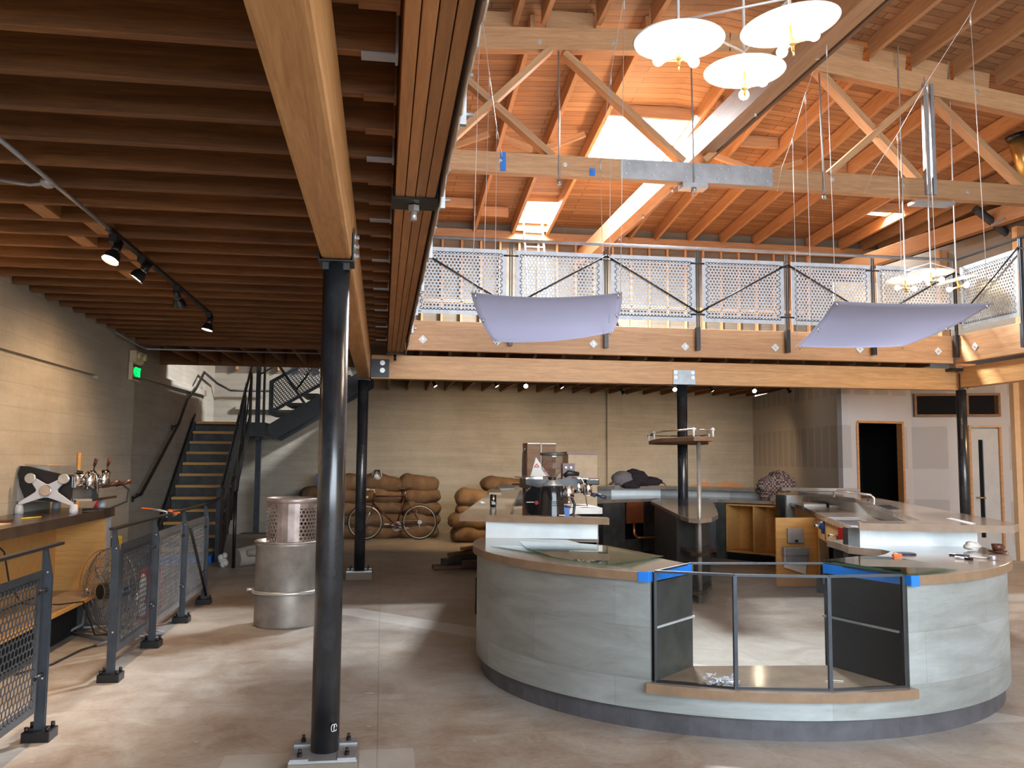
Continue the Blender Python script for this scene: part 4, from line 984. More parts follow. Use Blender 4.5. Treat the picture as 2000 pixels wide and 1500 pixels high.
t = thing('perforated_basket', (cx+.03, cy, .63), 'perforated metal cylinder standing inside the steel drum', 'perforated cylinder')
m = MB(); r = .235; z0 = .66; L = 2*PI*r
def cyl(u, v): a = u/r; return (cx+.03+r*math.cos(a), cy+r*math.sin(a), z0+v)
w = L*.92
hexsheet(m, w, .50, .041, .43, lambda u, v: cyl(u-PI*.5*r+.045, v), .02)
for i in range(2):
    a0 = w+i*(L-w)/2; m.add([cyl(a0-PI*.5*r+.045, 0), cyl(a0+(L-w)/2-PI*.5*r+.045, 0), cyl(a0+(L-w)/2-PI*.5*r+.045, .5), cyl(a0-PI*.5*r+.045, .5)], [(0, 1, 2, 3)])
m.build('perforated_wall', 'basket', t, solid=.003)
m = MB(); m.lathe([(.238, 1.15), (.246, 1.155), (.246, 1.195), (.238, 1.20), (.232, 1.15)], (cx+.03, cy, 0), 40, cap=False); m.build('rim', 'basket', t); m = MB(); m.lathe([(.228, .64), (.228, .66)], (cx+.03, cy, 0), 30); m.build('bottom', 'galv', t)
# canvas bundle and other floor things
t = thing('rolled_cloth', (-2.0, 13.9, 0), 'rolled pale canvas drop cloth on the floor beside the steel drum', 'drop cloth')
m = MB(); m.tube([(-2.05, 13.2, .13), (-1.7, 13.45, .17), (-1.2, 13.8, .17)], [.13, .16, .15], 16); m.tube([(-1.9, 13.15, .20), (-1.6, 13.2, .23), (-1.3, 13.4, .17)], [.05, .08, .07], 12); o_ = m.build('roll', 'canvas', t)
m = MB()
for i in range(7): m.sphere((-2.2+random.uniform(-.06, .06), 13.1+random.uniform(-.05, .05), .05+.02*i), .045, 8, 6)
m.build('frayed_end', 'white', t)
t = thing('plank_pile', (1.1, 12.9, 0), 'small pile of dark wood offcuts on the floor left of the bar', 'wood')
for p, q, w, h, mt in (((.75, 12.7, .03), (1.5, 12.75, .03), .22, .05, 'oldwood'), ((.9, 12.6, .11), (1.5, 13.1, .13), .14, .09, 'greypanel'), ((1.0, 12.75, .19), (1.6, 13.3, .21), .12, .05, 'oldwood'), ((1.15, 12.6, .08), (1.6, 12.6, .08), .10, .10, 'brown'), ((1.2, 13.0, .25), (1.6, 13.35, .27), .10, .04, 'fir_dark')):
    beam('offcut', p, q, w, h, mt, t)
m = MB(); m.tube([(0.972, 8.937, 0.02), (0.97, 8.9, 0.388)], .012); o = m.build('leaning_stick', 'black', None); tag(o, 'dark wooden leg standing just left of the curved bar front', 'stick')
o = MB().tube([(-.12, 6.1, 0.01), (-.02, 6.1, .01)], .002, 5).build('wire_scrap', 'galv', None); tag(o, 'tiny scrap of wire on the concrete floor', 'wire')

# ---------------------------------------------------------------- sacks
def sack_mesh(name, L, W, H, seed):
    rnd = random.Random(seed); vs = []; fs = []; nu, nv = 26, 16
    ph = [rnd.uniform(0, 6) for _ in range(6)]
    for i in range(nu+1):
        u = -1+2*i/nu
        for j in range(nv):
            a = 2*PI*j/nv
            e = max(0, 1-abs(u)**3.8)**.52; x = u*L/2*(1-.03*math.cos(a*2))
            cy_, sz = math.cos(a), math.sin(a)
            y = math.copysign(abs(cy_)**.8, cy_)*W/2*(.72+.28*e); z = math.copysign(abs(sz)**.85, sz)*H/2*(e*.96+.05)
            k = 1+.06*math.sin(3*u+ph[0]+a)+.05*math.sin(5*u+2*a+ph[1])+.035*math.sin(9*u+3*a+ph[2])+.02*math.sin(15*u+ph[5]+2*a)
            vs.append((x+.012*math.sin(2*a+ph[3]), y*k, z*k+.02*math.sin(u*3+ph[4])*e))
        # end seam
    for i in range(nu):
        for j in range(nv): fs.append((i*nv+j, i*nv+(j+1) % nv, (i+1)*nv+(j+1) % nv, (i+1)*nv+j))
    m = MB(); m.add(vs, fs, True); b = len(m.v)
    m.f.append(list(range(nv))[::-1]); m.sm.append(True); m.f.append([nu*nv+k for k in range(nv)]); m.sm.append(True)
    return m
SK = [sack_mesh('s', .86, .55, .27, i) for i in range(5)]
for s in SK: s.me = None
def sack(x, y, z, L, W, H, rz, label, group, var, rx=0):
    m = SK[var % 5]
    if m.me is None:
        o = m.build('burlap_sack', 'burlap', None, origin=(0, 0, 0), subsurf=1); m.me = o.data
    else:
        o = bpy.data.objects.new('burlap_sack', m.me); COL.objects.link(o); md = o.modifiers.new('sub', 'SUBSURF'); md.levels = 1; md.render_levels = 1
    o.location = (x, y, z); o.rotation_euler = (rx, 0, rz); o.scale = (L/.86, W/.55, H/.27)
    return tag(o, label, 'sack', group)
G1 = 'burlap sacks stacked behind the bicycle'; G2 = 'burlap sacks stacked left of the bar'
rows = ['on the floor', 'second from the floor', 'third from the floor', 'fourth from the floor', 'on top']
cols = ['left column behind the near column', 'middle column of the bicycle pile', 'right column of the bicycle pile']
cxs = [-.62, .12, .86]
for ci in range(3):
    for k in range(5):
        sack(cxs[ci]-.08+random.uniform(-.03, .03)-(.02 if ci else 0), 17.75+random.uniform(-.04, .04), .125+k*.232, .88 if ci < 2 else .82, .70, .34+(.06 if k == 4 else 0), random.uniform(-.05, .05), 'burlap sack %s, %s' % (rows[k], cols[ci]), G1, ci*2+k)
sack(-1.35, 17.9, .13, .7, .6, .28, .1, 'burlap sack on the floor at the far left, partly behind the perforated cylinder', G1, 3)
sack(-1.35, 17.9, .37, .7, .6, .28, -.1, 'burlap sack raised second at the far left behind the perforated cylinder', G1, 1)
sack(-1.25, 17.9, .61, .7, .6, .30, .05, 'third burlap sack at the far left carrying the blue box', G1, 2)
sack(-1.25, 17.9, .85, .7, .6, .30, .05, 'top burlap sack at the far left carrying the blue box', G1, 0)
RP = [(1.72, 16.8, .13, .80, 'lowest burlap sack at the front of the pile left of the bar'), (1.66, 16.8, .38, .78, 'second burlap sack up at the front of the pile left of the bar'), (1.78, 16.85, .58, .74, 'thin third burlap sack at the front of the pile left of the bar'), (1.80, 16.85, .80, .80, 'rounded top burlap sack at the front of the pile left of the bar'),
      (2.45, 16.6, .13, .74, 'bottom burlap sack half hidden behind the curved bar front'), (2.45, 16.6, .38, .74, 'second burlap sack half hidden behind the raised bar top'), (2.5, 17.2, .62, .8, 'middle burlap sack behind the raised bar top'), (2.45, 17.3, .86, .85, 'high burlap sack behind the raised bar top'), (2.42, 17.3, 1.05, .95, 'highest burlap sack of the pile left of the bar')]
for i, (x, y, z, L, l) in enumerate(RP): sack(x, y, z, L, .70, .34 if i != 3 else .40, random.uniform(-.08, .08), l, G2, i)
m = MB(); m.box((-1.15, 17.9, 1.12), (.30, .22, .26)); m.box((-1.15, 17.785, 1.10), (.26, .01, .1)); o = m.build('blue_box', 'blue', None, bevel=.02); tag(o, 'small dark blue box on the sacks above the perforated cylinder', 'box')
# bicycle, built around its wheels in a plane facing the viewer
t = thing('bicycle', (.18, 17.1, 0), 'burgundy racing bicycle leaning against the burlap sacks', 'bicycle')
YB = 17.1; fw = Vector((-.30, YB, .345)); rw = Vector((.74, YB, .345)); bbk = Vector((.30, YB, .27)); st = Vector((.44, YB, .84)); hd = Vector((-.12, YB, .84)); hb = Vector((-.16, YB, .70))
for c, nm in ((fw, 'front'), (rw, 'rear')):
    m = MB(); m.torus(c, .325, .013, 'Y', 48, 8); w = m.build('tyre', 'rubber', t)
    m = MB(); m.torus(c, .308, .009, 'Y', 48, 6); m.build('rim', 'bolt', w)
    m = MB()
    for i in range(24):
        a = 2*PI*i/24; m.tube([c+Vector((.015*math.cos(a+1), .02*(-1)**i, .015*math.sin(a+1))), c+Vector((.305*math.cos(a), 0, .305*math.sin(a)))], .0013, 3, caps=False)
    m.lathe([(.022, -.04), (.022, .04)], c, 12, axis='Y'); m.build('spokes', 'chrome', w)
m = MB(); m.tube([hd, st], .015); m.tube([hb, bbk], .017); m.tube([st+Vector((0, 0, .0)), bbk], .015); m.tube([hd+Vector((-.01, 0, .06)), hb+Vector((0, 0, -.03))], .018); m.tube([st, rw+Vector((0, -.04, 0))], .009); m.tube([st, rw+Vector((0, .04, 0))], .009); m.tube([bbk, rw+Vector((0, -.04, 0))], .010); m.tube([bbk, rw+Vector((0, .04, 0))], .010)
m.build('frame', 'maroon', t)
for s in (-.045, .045): 
    m = MB(); m.tube([hb+Vector((0, s*.8, -.03)), fw+Vector((.06, s, .12)), fw+Vector((0, s, 0))], [.013, .011, .008]); m.build('fork_blade', 'chrome', t)
m = MB(); m.tube([hd+Vector((-.01, 0, .06)), hd+Vector((-.015, 0, .12)), hd+Vector((-.12, 0, .13))], .011); m.tube([hd+Vector((-.12, -.2, .13)), hd+Vector((-.12, .2, .13))], .011)
for s in (-.2, .2): m.tube([hd+Vector((-.12, s, .13)), hd+Vector((-.20, s, .13)), hd+Vector((-.235, s, .07)), hd+Vector((-.20, s, -.01)), hd+Vector((-.13, s, -.02))], .012)
m.build('drop_handlebar', 'cream', t)
m = MB(); m.tube([st+Vector((0, 0, 0)), st+Vector((.03, 0, .12))], .012); m.build('seat_post', 'chrome', t)
m = MB(); m.plate([(.32, YB-.02, .975), (.46, YB-.025, .975), (.58, YB-.07, .985), (.60, YB, .985), (.58, YB+.07, .985), (.46, YB+.025, .975), (.32, YB+.02, .975)], (0, 0, .035)); m.build('saddle', 'saddle', t, bevel=.01)
m = MB(); m.torus(bbk+Vector((0, -.05, 0)), .085, .006, 'Y', 30, 6); m.torus(bbk+Vector((0, -.05, 0)), .06, .004, 'Y', 24, 6)
for i in range(5): a = i*2*PI/5; m.tube([bbk+Vector((0, -.05, 0)), bbk+Vector((.085*math.cos(a), -.05, .085*math.sin(a)))], .005, 5)
m.tube([bbk+Vector((0, -.06, 0)), bbk+Vector((-.16, -.07, .045))], .009); m.tube([bbk+Vector((0, .06, 0)), bbk+Vector((.16, .07, -.045))], .009); m.build('crankset', 'chrome', t)
for dx, dz, dy in ((-.19, .045, -.11), (.19, -.045, .11)): m = MB(); m.box(bbk+Vector((dx, dy, dz)), (.09, .07, .02)); m.build('pedal', 'galv', t)
m = MB(); m.tube([bbk+Vector((0, -.05, .085)), rw+Vector((0, -.05, .04))], .004, 4); m.tube([bbk+Vector((0, -.05, -.085)), rw+Vector((-.02, -.05, -.08))], .004, 4); m.lathe([(.04, -.055), (.04, -.04)], rw, 14, axis='Y'); m.tube([rw+Vector((-.01, -.05, -.03)), rw+Vector((0, -.05, -.12))], .012); m.build('chain', 'galv', t)
t = thing('bicycle_helmet', (-.18, 17.62, 1.12), 'white and black bicycle helmet on the sacks beside the far column', 'helmet')
m = MB(); m.sphere((-.10, 17.5, 1.24), .12, 18, 12, (.85, 1.1, .9)); m.build('shell', 'white', t)
m = MB()
for i in range(5): m.tube([(-.17+i*.035, 17.40, 1.20), (-.15+i*.03, 17.375, 1.27), (-.13+i*.02, 17.42, 1.34)], .010, 6)
m.build('vents', 'rubber', t)

# ---------------------------------------------------------------- the curved bar
CB = (2.70, 6.65); EX = 1.033
def arcmb(mb, r0, r1, a0, a1, z0, z1, n=40):
    o = arc(CB, r1, a0, a1, n); i = arc(CB, r0, a0, a1, n)
    vs = [(x, y, z) for z in (z0, z1) for x, y in o] + [(x, y, z) for z in (z0, z1) for x, y in i]
    k = n+1; fs = []
    for j in range(n):
        fs += [(j, j+1, k+j+1, k+j), (2*k+j, 3*k+j, 3*k+j+1, 2*k+j+1), (k+j, k+j+1, 3*k+j+1, 3*k+j), (j, 2*k+j, 2*k+j+1, j+1)]
    fs += [(0, k, 3*k, 2*k), (n, 2*k+n, 3*k+n, k+n)]
    b = len(mb.v); mb.add(vs, fs)
    for q in range(len(mb.sm)-len(fs), len(mb.sm)): mb.sm[q] = False
    return mb
GA, GB = 235.6, 280.4
t = thing('curved_bar', (CB[0], CB[1], 0), 'big curved bar front clad in grey zinc sheets', 'bar counter')
m = MB(); arcmb(m, 1.87, 1.90, 158, GA, .125, .875); m.build('zinc_cladding', 'zinc', t)
m = MB(); arcmb(m, 1.87, 1.90, GB, 368, .125, .875); m.build('zinc_cladding', 'zinc', t)
m = MB(); arcmb(m, 1.87, 1.90, GA, GB, .125, .235); m.build('zinc_cladding', 'zinc', t)
m = MB(); arcmb(m, 1.80, 1.865, 158, 368, 0, .135); m.build('kick_plate', 'kick', t)
LI = [(1.96, 5.42), (1.83, 5.9), (1.74, 6.35), (1.70, 6.62), (1.64, 6.72), (1.56, 6.80), (1.52, 7.1), (1.0, 7.32)]
RI = [(3.72, 6.95), (3.66, 6.6), (3.60, 6.40), (3.66, 6.28), (3.74, 6.16), (3.72, 6.02), (3.60, 5.88), (3.30, 5.62), (2.84, 5.36)]
lo = arc(CB, 1.93, 158, GA, 30); ro = arc(CB, 1.93, GB, 366, 34)
m = MB(); m.prism(lo+LI, .875, .93); m.build('bar_top', 'laminate', t, bevel=.002)
m = MB(); m.prism(ro+RI, .875, .93); m.build('bar_top', 'laminate', t, bevel=.002)
# laminate edge banding
m = MB(); arcmb(m, 1.93, 1.934, 158, GA, .8755, .9285); m.build('edge_band', 'laminate_edge', t)
m = MB(); arcmb(m, 1.93, 1.934, GB, 366, .8755, .9285); m.build('edge_band', 'laminate_edge', t)
def inset(pts, d):
    c = Vector((sum(p[0] for p in pts)/len(pts), sum(p[1] for p in pts)/len(pts)))
    return [tuple(Vector(p)+(c-Vector(p)).normalized()*d) for p in pts]
m = MB(); m.prism(arc(CB, 1.868, 158, GA-.6, 24)+[(1.93, 5.47), (1.82, 5.95), (1.73, 6.4), (1.6, 6.85), (1.53, 7.1), (1.02, 7.3)], .135, .874); m.build('carcass', 'greypanel', t)
m = MB(); m.prism(arc(CB, 1.868, GB+.8, 366, 24)+[(3.75, 6.9), (3.68, 6.5), (3.75, 6.2), (3.73, 6.05), (3.6, 5.9), (3.30, 5.65), (2.875, 5.42)], .135, .874); m.build('carcass', 'darkpanel', t)
# display case
t = thing('display_case', (2.33, 5.0, .235), 'empty glass display case set into the middle of the bar front', 'display case')
m = MB(); m.prism(arc(CB, 1.95, GA-.3, GB+.4, 14)+[(2.88, 5.34), (1.94, 5.43)], .235, .29); m.build('case_floor', 'laminate', t)
m = MB(); arcmb(m, 1.95, 1.954, GA-.3, GB+.4, .236, .288); m.build('edge_band', 'laminate_edge', t)
an = [GA+.9, 250.0, 265.6, GB-.9]; fp = [(CB[0]+EX*1.90*math.cos(math.radians(a)), CB[1]+1.90*math.sin(math.radians(a))) for a in an]
bp_ = [(1.975, 5.43), (2.845, 5.36)]
for i, p in enumerate(fp):
    m = MB(); w = .022 if i in (1, 2) else .016
    m.bb((p[0]-w/2, p[1]-.008, .29), (p[0]+w/2, p[1]+.012, .93)); m.build('post', 'steel_rail' if i in (1, 2) else 'steel_black', t)
for p in bp_:
    m = MB(); m.bb((p[0]-.008, p[1]-.01, .80 if p[0] > 2.5 else .86), (p[0]+.008, p[1]+.01, .93)); m.build('post', 'steel_rail', t)
m = MB()
for a, b in zip(fp, fp[1:]): m.bar((*a, .932), (*b, .932), .020, .014)
m.bar((*bp_[0], .932), (*bp_[1], .932), .014, .012); m.bar((*fp[0], .932), (*bp_[0], .932), .012, .012); m.bar((*fp[3], .932), (*bp_[1], .932), .012, .012)
m.build('top_frame', 'steel_rail', t)
m = MB()
for a, b in zip(fp, fp[1:]): m.bar((*a, .297), (*b, .297), .016, .014)
m.build('bottom_frame', 'steel_black', t)
for a, b in zip(fp, fp[1:]):
    m = MB(); a, b = Vector((*a, 0)), Vector((*b, 0)); m.plate([a+Vector((0, 0, .30)), b+Vector((0, 0, .30)), b+Vector((0, 0, .925)), a+Vector((0, 0, .925))], (0, .005, 0)); m.build('glass_pane', 'glass_clear', t)
for s, mt in ((0, 'greypanel'), (1, 'casing_black')):
    a, b = Vector((*fp[0 if s == 0 else 3], 0)), Vector((*bp_[s], 0)); d = Vector((.012 if s == 0 else -.012, 0, 0))
    m = MB(); m.plate([a+Vector((0, .02, .29)), b+Vector((0, 0, .29)), b+Vector((0, 0, .865)), a+Vector((0, .02, .865))], d*.4); sp = m.build('side_lining', mt, t)
    m = MB(); m.bar(a+d*1.2+Vector((0, .03, .60)), b+d*1.2+Vector((0, 0, .60)), .014, .012); m.build('shelf_rail', 'castwhite' if s == 0 else 'galv', sp)
# masking tape on the counter ends
def tapeobj(pts, d, label):
    m = MB(); m.plate(pts, d); o = m.build('masking_tape', 'tape', None); tag(o, label, 'tape')
a, b = Vector((*fp[0], 0)), Vector((*bp_[0], 0))
a2 = Vector((*arc(CB, 1.936, GA, GA, 1)[0], 0)); a3 = Vector((*arc(CB, 1.936, GA-1.8, GA, 1)[0], 0))
tapeobj([a2+Vector((0, 0, .872)), a2+Vector((0, 0, .931)), Vector((1.965, 5.41, .931)), Vector((1.965, 5.41, .872))], (.003, .0, 0), 'strip of blue masking tape on the left counter end at the display case')
tapeobj([a3+Vector((0, 0, .870)), a2+Vector((0, 0, .870)), a2+Vector((0, 0, .931)), a3+Vector((0, 0, .931))], (0, -.002, 0), 'blue masking tape tab on the front edge left of the display case')
a2 = Vector((*arc(CB, 1.936, GB, GB, 1)[0], 0)); a3 = Vector((*arc(CB, 1.936, GB+1.7, GB, 1)[0], 0))
tapeobj([a2+Vector((0, 0, .872)), a2+Vector((0, 0, .931)), Vector((2.835, 5.35, .931)), Vector((2.835, 5.35, .872))], (-.003, .0, 0), 'strip of blue masking tape on the right counter end at the display case')
tapeobj([a3+Vector((0, 0, .868)), a2+Vector((0, 0, .868)), a2+Vector((0, 0, .931)), a3+Vector((0, 0, .931))], (0, -.002, 0), 'blue masking tape tab on the front edge right of the display case')
t = thing('crumpled_film', (2.0, 5.05, .29), 'crumpled ball of clear plastic film on the display case floor', 'plastic film')
m = MB(); cc = Vector((1.98, 4.98, .31)); rnd = random.Random(4); vs = []
for i in range(90):
    a, b_, r = rnd.uniform(0, 6.28), rnd.uniform(-1, 1), rnd.uniform(.4, 1)
    p = cc+Vector((.11*r*math.cos(a), .06*r*math.sin(a), .022*b_)); q = p+Vector((rnd.uniform(-.04, .04), rnd.uniform(-.03, .03), rnd.uniform(-.012, .018))); s_ = p+Vector((rnd.uniform(-.03, .03), rnd.uniform(-.03, .03), rnd.uniform(-.01, .02)))
    m.add([p, q, s_], [(0, 1, 2)])
m.build('film', 'film', t)
m = MB(); m.tube([(2.62, 4.95, .294), (2.68, 4.97, .294), (2.73, 4.94, .294)], .003, 5); o = m.build('cable_tie', 'white', None); tag(o, 'small white plastic scrap on the display case floor', 'scrap')
# loose sheets of glass
def gsheet(pts, z, label, mat='glass_green'):
    m = MB(); m.prism([(p[0], p[1]) for p in pts], z, z+.007); o = m.build('glass_sheet', mat, None); tag(o, label, 'glass sheet')
gsheet([(0.817, 6.598, 0.936), (1.102, 5.95, 0.936), (1.515, 5.215, 0.936), (1.912, 5.79, 0.936), (1.356, 6.481, 0.936)], .933, 'lower sheet of glass lying on the left part of the curved bar')
gsheet([(1.069, 6.806, 0.945), (1.048, 6.271, 0.945), (1.127, 5.715, 0.945), (1.356, 5.257, 0.945), (1.873, 5.682, 0.945), (1.67, 6.443, 0.945)], .943, 'upper sheet of glass resting askew on the left part of the curved bar')
gsheet([(2.868, 5.465, 0.94), (3.025, 4.74, 0.94), (3.51, 4.954, 0.94), (3.495, 5.53, 0.94), (3.315, 5.668, 0.94)], .933, 'bottom sheet of the glass stack on the right part of the bar')
gsheet([(2.85, 5.409, 0.95), (3.012, 4.71, 0.95), (3.46, 4.903, 0.95), (3.443, 5.476, 0.95), (3.275, 5.613, 0.95)], .942, 'middle sheet of the glass stack on the right part of the bar')
gsheet([(2.851, 5.35, 0.96), (2.992, 4.657, 0.96), (3.398, 4.853, 0.96), (3.397, 5.421, 0.96), (3.249, 5.555, 0.96)], .951, 'top sheet of the glass stack on the right part of the bar')

# raised left leg
t = thing('raised_counter', (1.5, 9, 0), 'raised bar-height counter on the left leg of the bar, carrying the coffee grinder', 'bar counter')
LO = [(.66, 7.38), (1.82, 6.90), (1.83, 7.02), (1.08, 7.36), (1.37, 9.1), (1.99, 12.6), (2.4, 13.6), (3.0, 14.2), (4.0, 14.75), (4.9, 14.75), (5.8, 14.1), (6.3, 13.5), (6.55, 13.8), (6.0, 14.55), (5.0, 15.25), (4.0, 15.3), (2.9, 14.75), (2.05, 14.0), (1.78, 13.3), (1.42, 11.7)]
m = MB(); m.prism(LO, 1.065, 1.12); m.build('ledge_top', 'laminate', t, bevel=.002)
m = MB(); m.bar((.655, 7.378, 1.0925), (1.822, 6.895, 1.0925), .004, .054); m.build('edge_band', 'laminate_edge', t)
m = MB(); m.prism([(.87, 7.32), (1.78, 7.12), (1.80, 7.17), (.92, 7.42)], .93, 1.065); m.build('front_panel', 'aluminium', t)
m = MB(); m.prism([(.87, 7.33), (.92, 7.42), (1.58, 11.7), (2.1, 13.6), (3.0, 14.45), (4.0, 15.0), (4.9, 15.0), (5.9, 14.3), (6.35, 13.6), (6.4, 13.7), (5.95, 14.4), (4.95, 15.1), (3.95, 15.1), (2.95, 14.55), (2.0, 13.6), (1.5, 11.7)], 0, 1.065); m.build('backsplash', 'aluminium', t)
m = MB(); m.prism([(.94, 7.40), (1.80, 7.16), (1.95, 8.8), (2.3, 11.0), (2.65, 12.5), (3.4, 13.3), (4.5, 13.95), (5.4, 13.6), (6.05, 12.95), (6.38, 13.55), (5.9, 14.3), (4.9, 15.0), (4.0, 15.0), (3.0, 14.45), (2.12, 13.6), (1.6, 11.7)], .90, .95) 
m.build('worktop', 'laminate', t)
m = MB(); m.prism([(.96, 7.42), (1.79, 7.2), (1.9, 8.8), (2.0, 9.6), (1.32, 9.7)], .95, 1.06); m.build('machine_shelf', 'laminate', t)
def cab(pts, z0, z1, mat, name='cabinet_front'):
    m = MB()
    for a, b in zip(pts, pts[1:]): m.bar((*a, (z0+z1)/2), (*b, (z0+z1)/2), .02, z1-z0)
    return m.build(name, mat, t)
cab([(1.80, 7.2), (1.95, 8.85), (2.3, 11.0), (2.66, 12.5), (3.42, 13.36)], .10, .90, 'darkpanel')
cab([(3.42, 13.36), (3.85, 13.62)], .10, .90, 'greypanel')
cab([(3.88, 13.64), (4.22, 13.83)], .56, .90, 'copper', 'sink_apron'); cab([(3.88, 13.72), (4.22, 13.9)], .1, .3, 'greypanel', 'lower_front')
m = MB(); m.tube([(4.0, 13.6, .56), (4.0, 13.6, .40), (4.05, 13.6, .34), (4.4, 13.75, .33)], .022, 10); m.build('waste_pipe', 'copper', t)
cab([(4.22, 13.83), (4.5, 13.97)], .10, .90, 'darkpanel')
m = MB(); m.bb((4.2, 14.2, .1), (6.1, 14.3, .9)) if False else m.bar((3.4, 13.9, .5), (4.6, 14.5, .5), .02, .8); m.build('cabinet_back', 'void', t)
cab([(4.5, 13.97), (5.38, 13.63)], .10, .90, 'black')
cab([(5.38, 13.63), (5.50, 13.52)], .0, .90, 'greypanel')
# open plywood cabinet in the rear counter
o_ = thing('open_cabinet', (5.85, 13.3, .1), 'open orange plywood cabinet with two bays under the rear counter', 'cabinet')
P0, P1 = Vector((5.50, 13.50, 0)), Vector((6.07, 12.80, 0)); dn = Vector((.62, .50, 0)).normalized()
def slab(a, b, z0, z1, dep, mat, name):
    m = MB(); m.plate([a+Vector((0, 0, z0)), b+Vector((0, 0, z0)), b+Vector((0, 0, z1)), a+Vector((0, 0, z1))], dn*dep); m.build(name, mat, o_)
slab(P0, P1, .12, .15, .42, 'ply', 'bottom'); slab(P0+dn*.40, P1+dn*.40, .12, .88, .02, 'ply', 'back')
for f in (0, .52, .97): a = P0.lerp(P1, f); b = P0.lerp(P1, f+.03); slab(a, b, .12, .88, .42, 'ply', 'partition')
slab(P0, P1, .86, .885, .42, 'ply', 'top_rail')
m = MB(); m.bar(P0+Vector((0, 0, .05))+dn*.05, P1+Vector((0, 0, .05))+dn*.05, .04, .1); m.build('plinth', 'void', o_)

# raised right leg
t = thing('raised_counter', (5.4, 9, 0), 'raised bar-height counter on the right leg of the bar with a bright aluminium panel', 'bar counter')
m = MB(); m.prism([(3.62, 6.26), (4.66, 5.93), (4.86, 6.12), (5.65, 8.5), (6.5, 11.1), (6.75, 12.2), (6.2, 12.4), (5.95, 10.4), (4.98, 8.1), (4.30, 6.50), (3.72, 6.46)], 1.065, 1.12); m.build('ledge_top', 'laminate', t, bevel=.002)
m = MB(); m.bar((3.617, 6.256, 1.0925), (4.663, 5.926, 1.0925), .004, .054); m.build('edge_band', 'laminate_edge', t)
m = MB(); m.prism([(3.72, 6.53), (4.62, 6.30), (4.64, 6.37), (3.74, 6.60)], .93, 1.065); m.build('front_panel', 'aluminium', t)
m = MB(); m.prism([(4.55, 6.4), (4.68, 6.36), (5.5, 8.5), (6.3, 11.1), (6.6, 12.3), (6.5, 12.35), (6.15, 11.1), (5.3, 8.5)], 0, 1.065); m.build('backsplash', 'aluminium', t)
m = MB(); m.prism([(3.80, 6.62), (4.5, 6.55), (5.3, 8.5), (6.2, 11.2), (6.5, 12.4), (6.2, 12.75), (5.85, 11.6), (5.02, 9.42), (4.50, 7.98), (4.05, 7.0)], .90, .95); m.build('worktop', 'laminate', t)
m = MB(); m.bb((3.66, 6.50, 0), (3.76, 6.58, 1.065)); m.build('end_post', 'greypanel', t)
m = MB(); m.prism([(4.98, 9.28), (5.34, 9.26), (5.0, 8.35), (4.62, 7.15), (4.22, 7.2), (4.53, 7.98)], .951, .957); m.build('steel_sink_top', 'galv', t)
m = MB(); m.prism([(4.84, 8.85), (5.1, 8.8), (4.8, 8.0), (4.58, 8.1)], .957, .9575); m.build('sink_basin', 'steel_rail', t)
def cab2(pts, z0, z1, mat, name): 
    m = MB()
    for a, b in zip(pts, pts[1:]): m.bar((*a, (z0+z1)/2), (*b, (z0+z1)/2), .02, z1-z0)
    m.build(name, mat, t)
cab2([(6.1, 12.3), (5.38, 10.3)], .1, .90, 'ply', 'cabinet_front'); cab2([(5.38, 10.3), (4.53, 8.0), (4.2, 7.3)], .66, .90, 'ply', 'apron'); cab2([(5.55, 10.3), (4.9, 8.2), (4.6, 7.2)], 0, .66, 'void', 'recess_back'); cab2([(5.38, 10.3), (5.30, 10.1)], .1, .9, 'ply', 'side_panel')  # recess back is a near-black sheet for the shade under the apron
m = MB(); m.bb((4.28, 7.45, 0), (4.36, 7.53, .66)); m.bb((5.25, 10.0, 0), (5.33, 10.08, .2)); m.build('leg', 'steel_black', t)
m = MB(); m.prism([(6.15, 12.85), (6.62, 12.6), (7.15, 12.35), (7.2, 12.5), (6.6, 12.85), (6.2, 13.05)], 1.12, 1.17); m.build('end_ledge', 'laminate', t); m = MB(); m.bb((6.08, 12.55, .3), (6.34, 12.66, 1.06)); m.build('end_panel', 'aluminium', t); m = MB(); m.bb((6.0, 12.6, .0), (6.08, 12.75, 1.06)); m.build('end_panel_dark', 'darkpanel', t)
# cabinet door standing open
t = thing('cabinet_door', (5.0, 10.18, .05), 'orange plywood cabinet door standing open, with two steel dispensers', 'door')
xa, xb = (4.79, 10.2, 0.584)[0], (5.338, 10.2, 0.58)[0]
m = MB(); m.bb((xa, 10.19, (5.045, 10.2, 0.056)[2]), (xb, 10.215, (5.063, 10.2, 0.888)[2])); m.build('door_leaf', 'ply', t)
p, q = (4.925, 10.17, 0.76), (5.128, 10.17, 0.585)
m = MB(); m.bb((p[0], 10.13, q[2]), (q[0], 10.19, p[2])); s_ = m.build('soap_dispenser', 'galv', t, bevel=.006); m = MB(); m.bb(((p[0]+q[0])/2-.02, 10.12, q[2]+.01), ((p[0]+q[0])/2+.02, 10.135, q[2]+.04)); m.build('push_button', 'black', s_)
p, q = (4.848, 10.17, 0.537), (5.176, 10.17, 0.336)
m = MB(); m.bb((p[0], 10.09, (p[2]+q[2])/2), (q[0], 10.19, p[2])); m.bb((p[0]+.01, 10.11, q[2]), (q[0]-.01, 10.19, (p[2]+q[2])/2)); s_ = m.build('towel_dispenser', 'galv', t, bevel=.01)
m = MB(); m.plate([(4.874, 10.15, 0.323), (5.166, 10.15, 0.351), (5.15, 10.15, 0.203), (4.866, 10.15, 0.293)], (0, .01, 0)); m.build('paper_towel', 'paper', s_)
for z in (.2, .82): m = MB(); m.bb((xb-.05, 10.16, z-.03), (xb+.03, 10.19, z+.03)); m.build('hinge', 'bolt', t)
t = thing('water_valve', (5.068, 9.6, 0.846), 'dark blue water valve with chrome fitting beside the open cabinet door', 'valve')
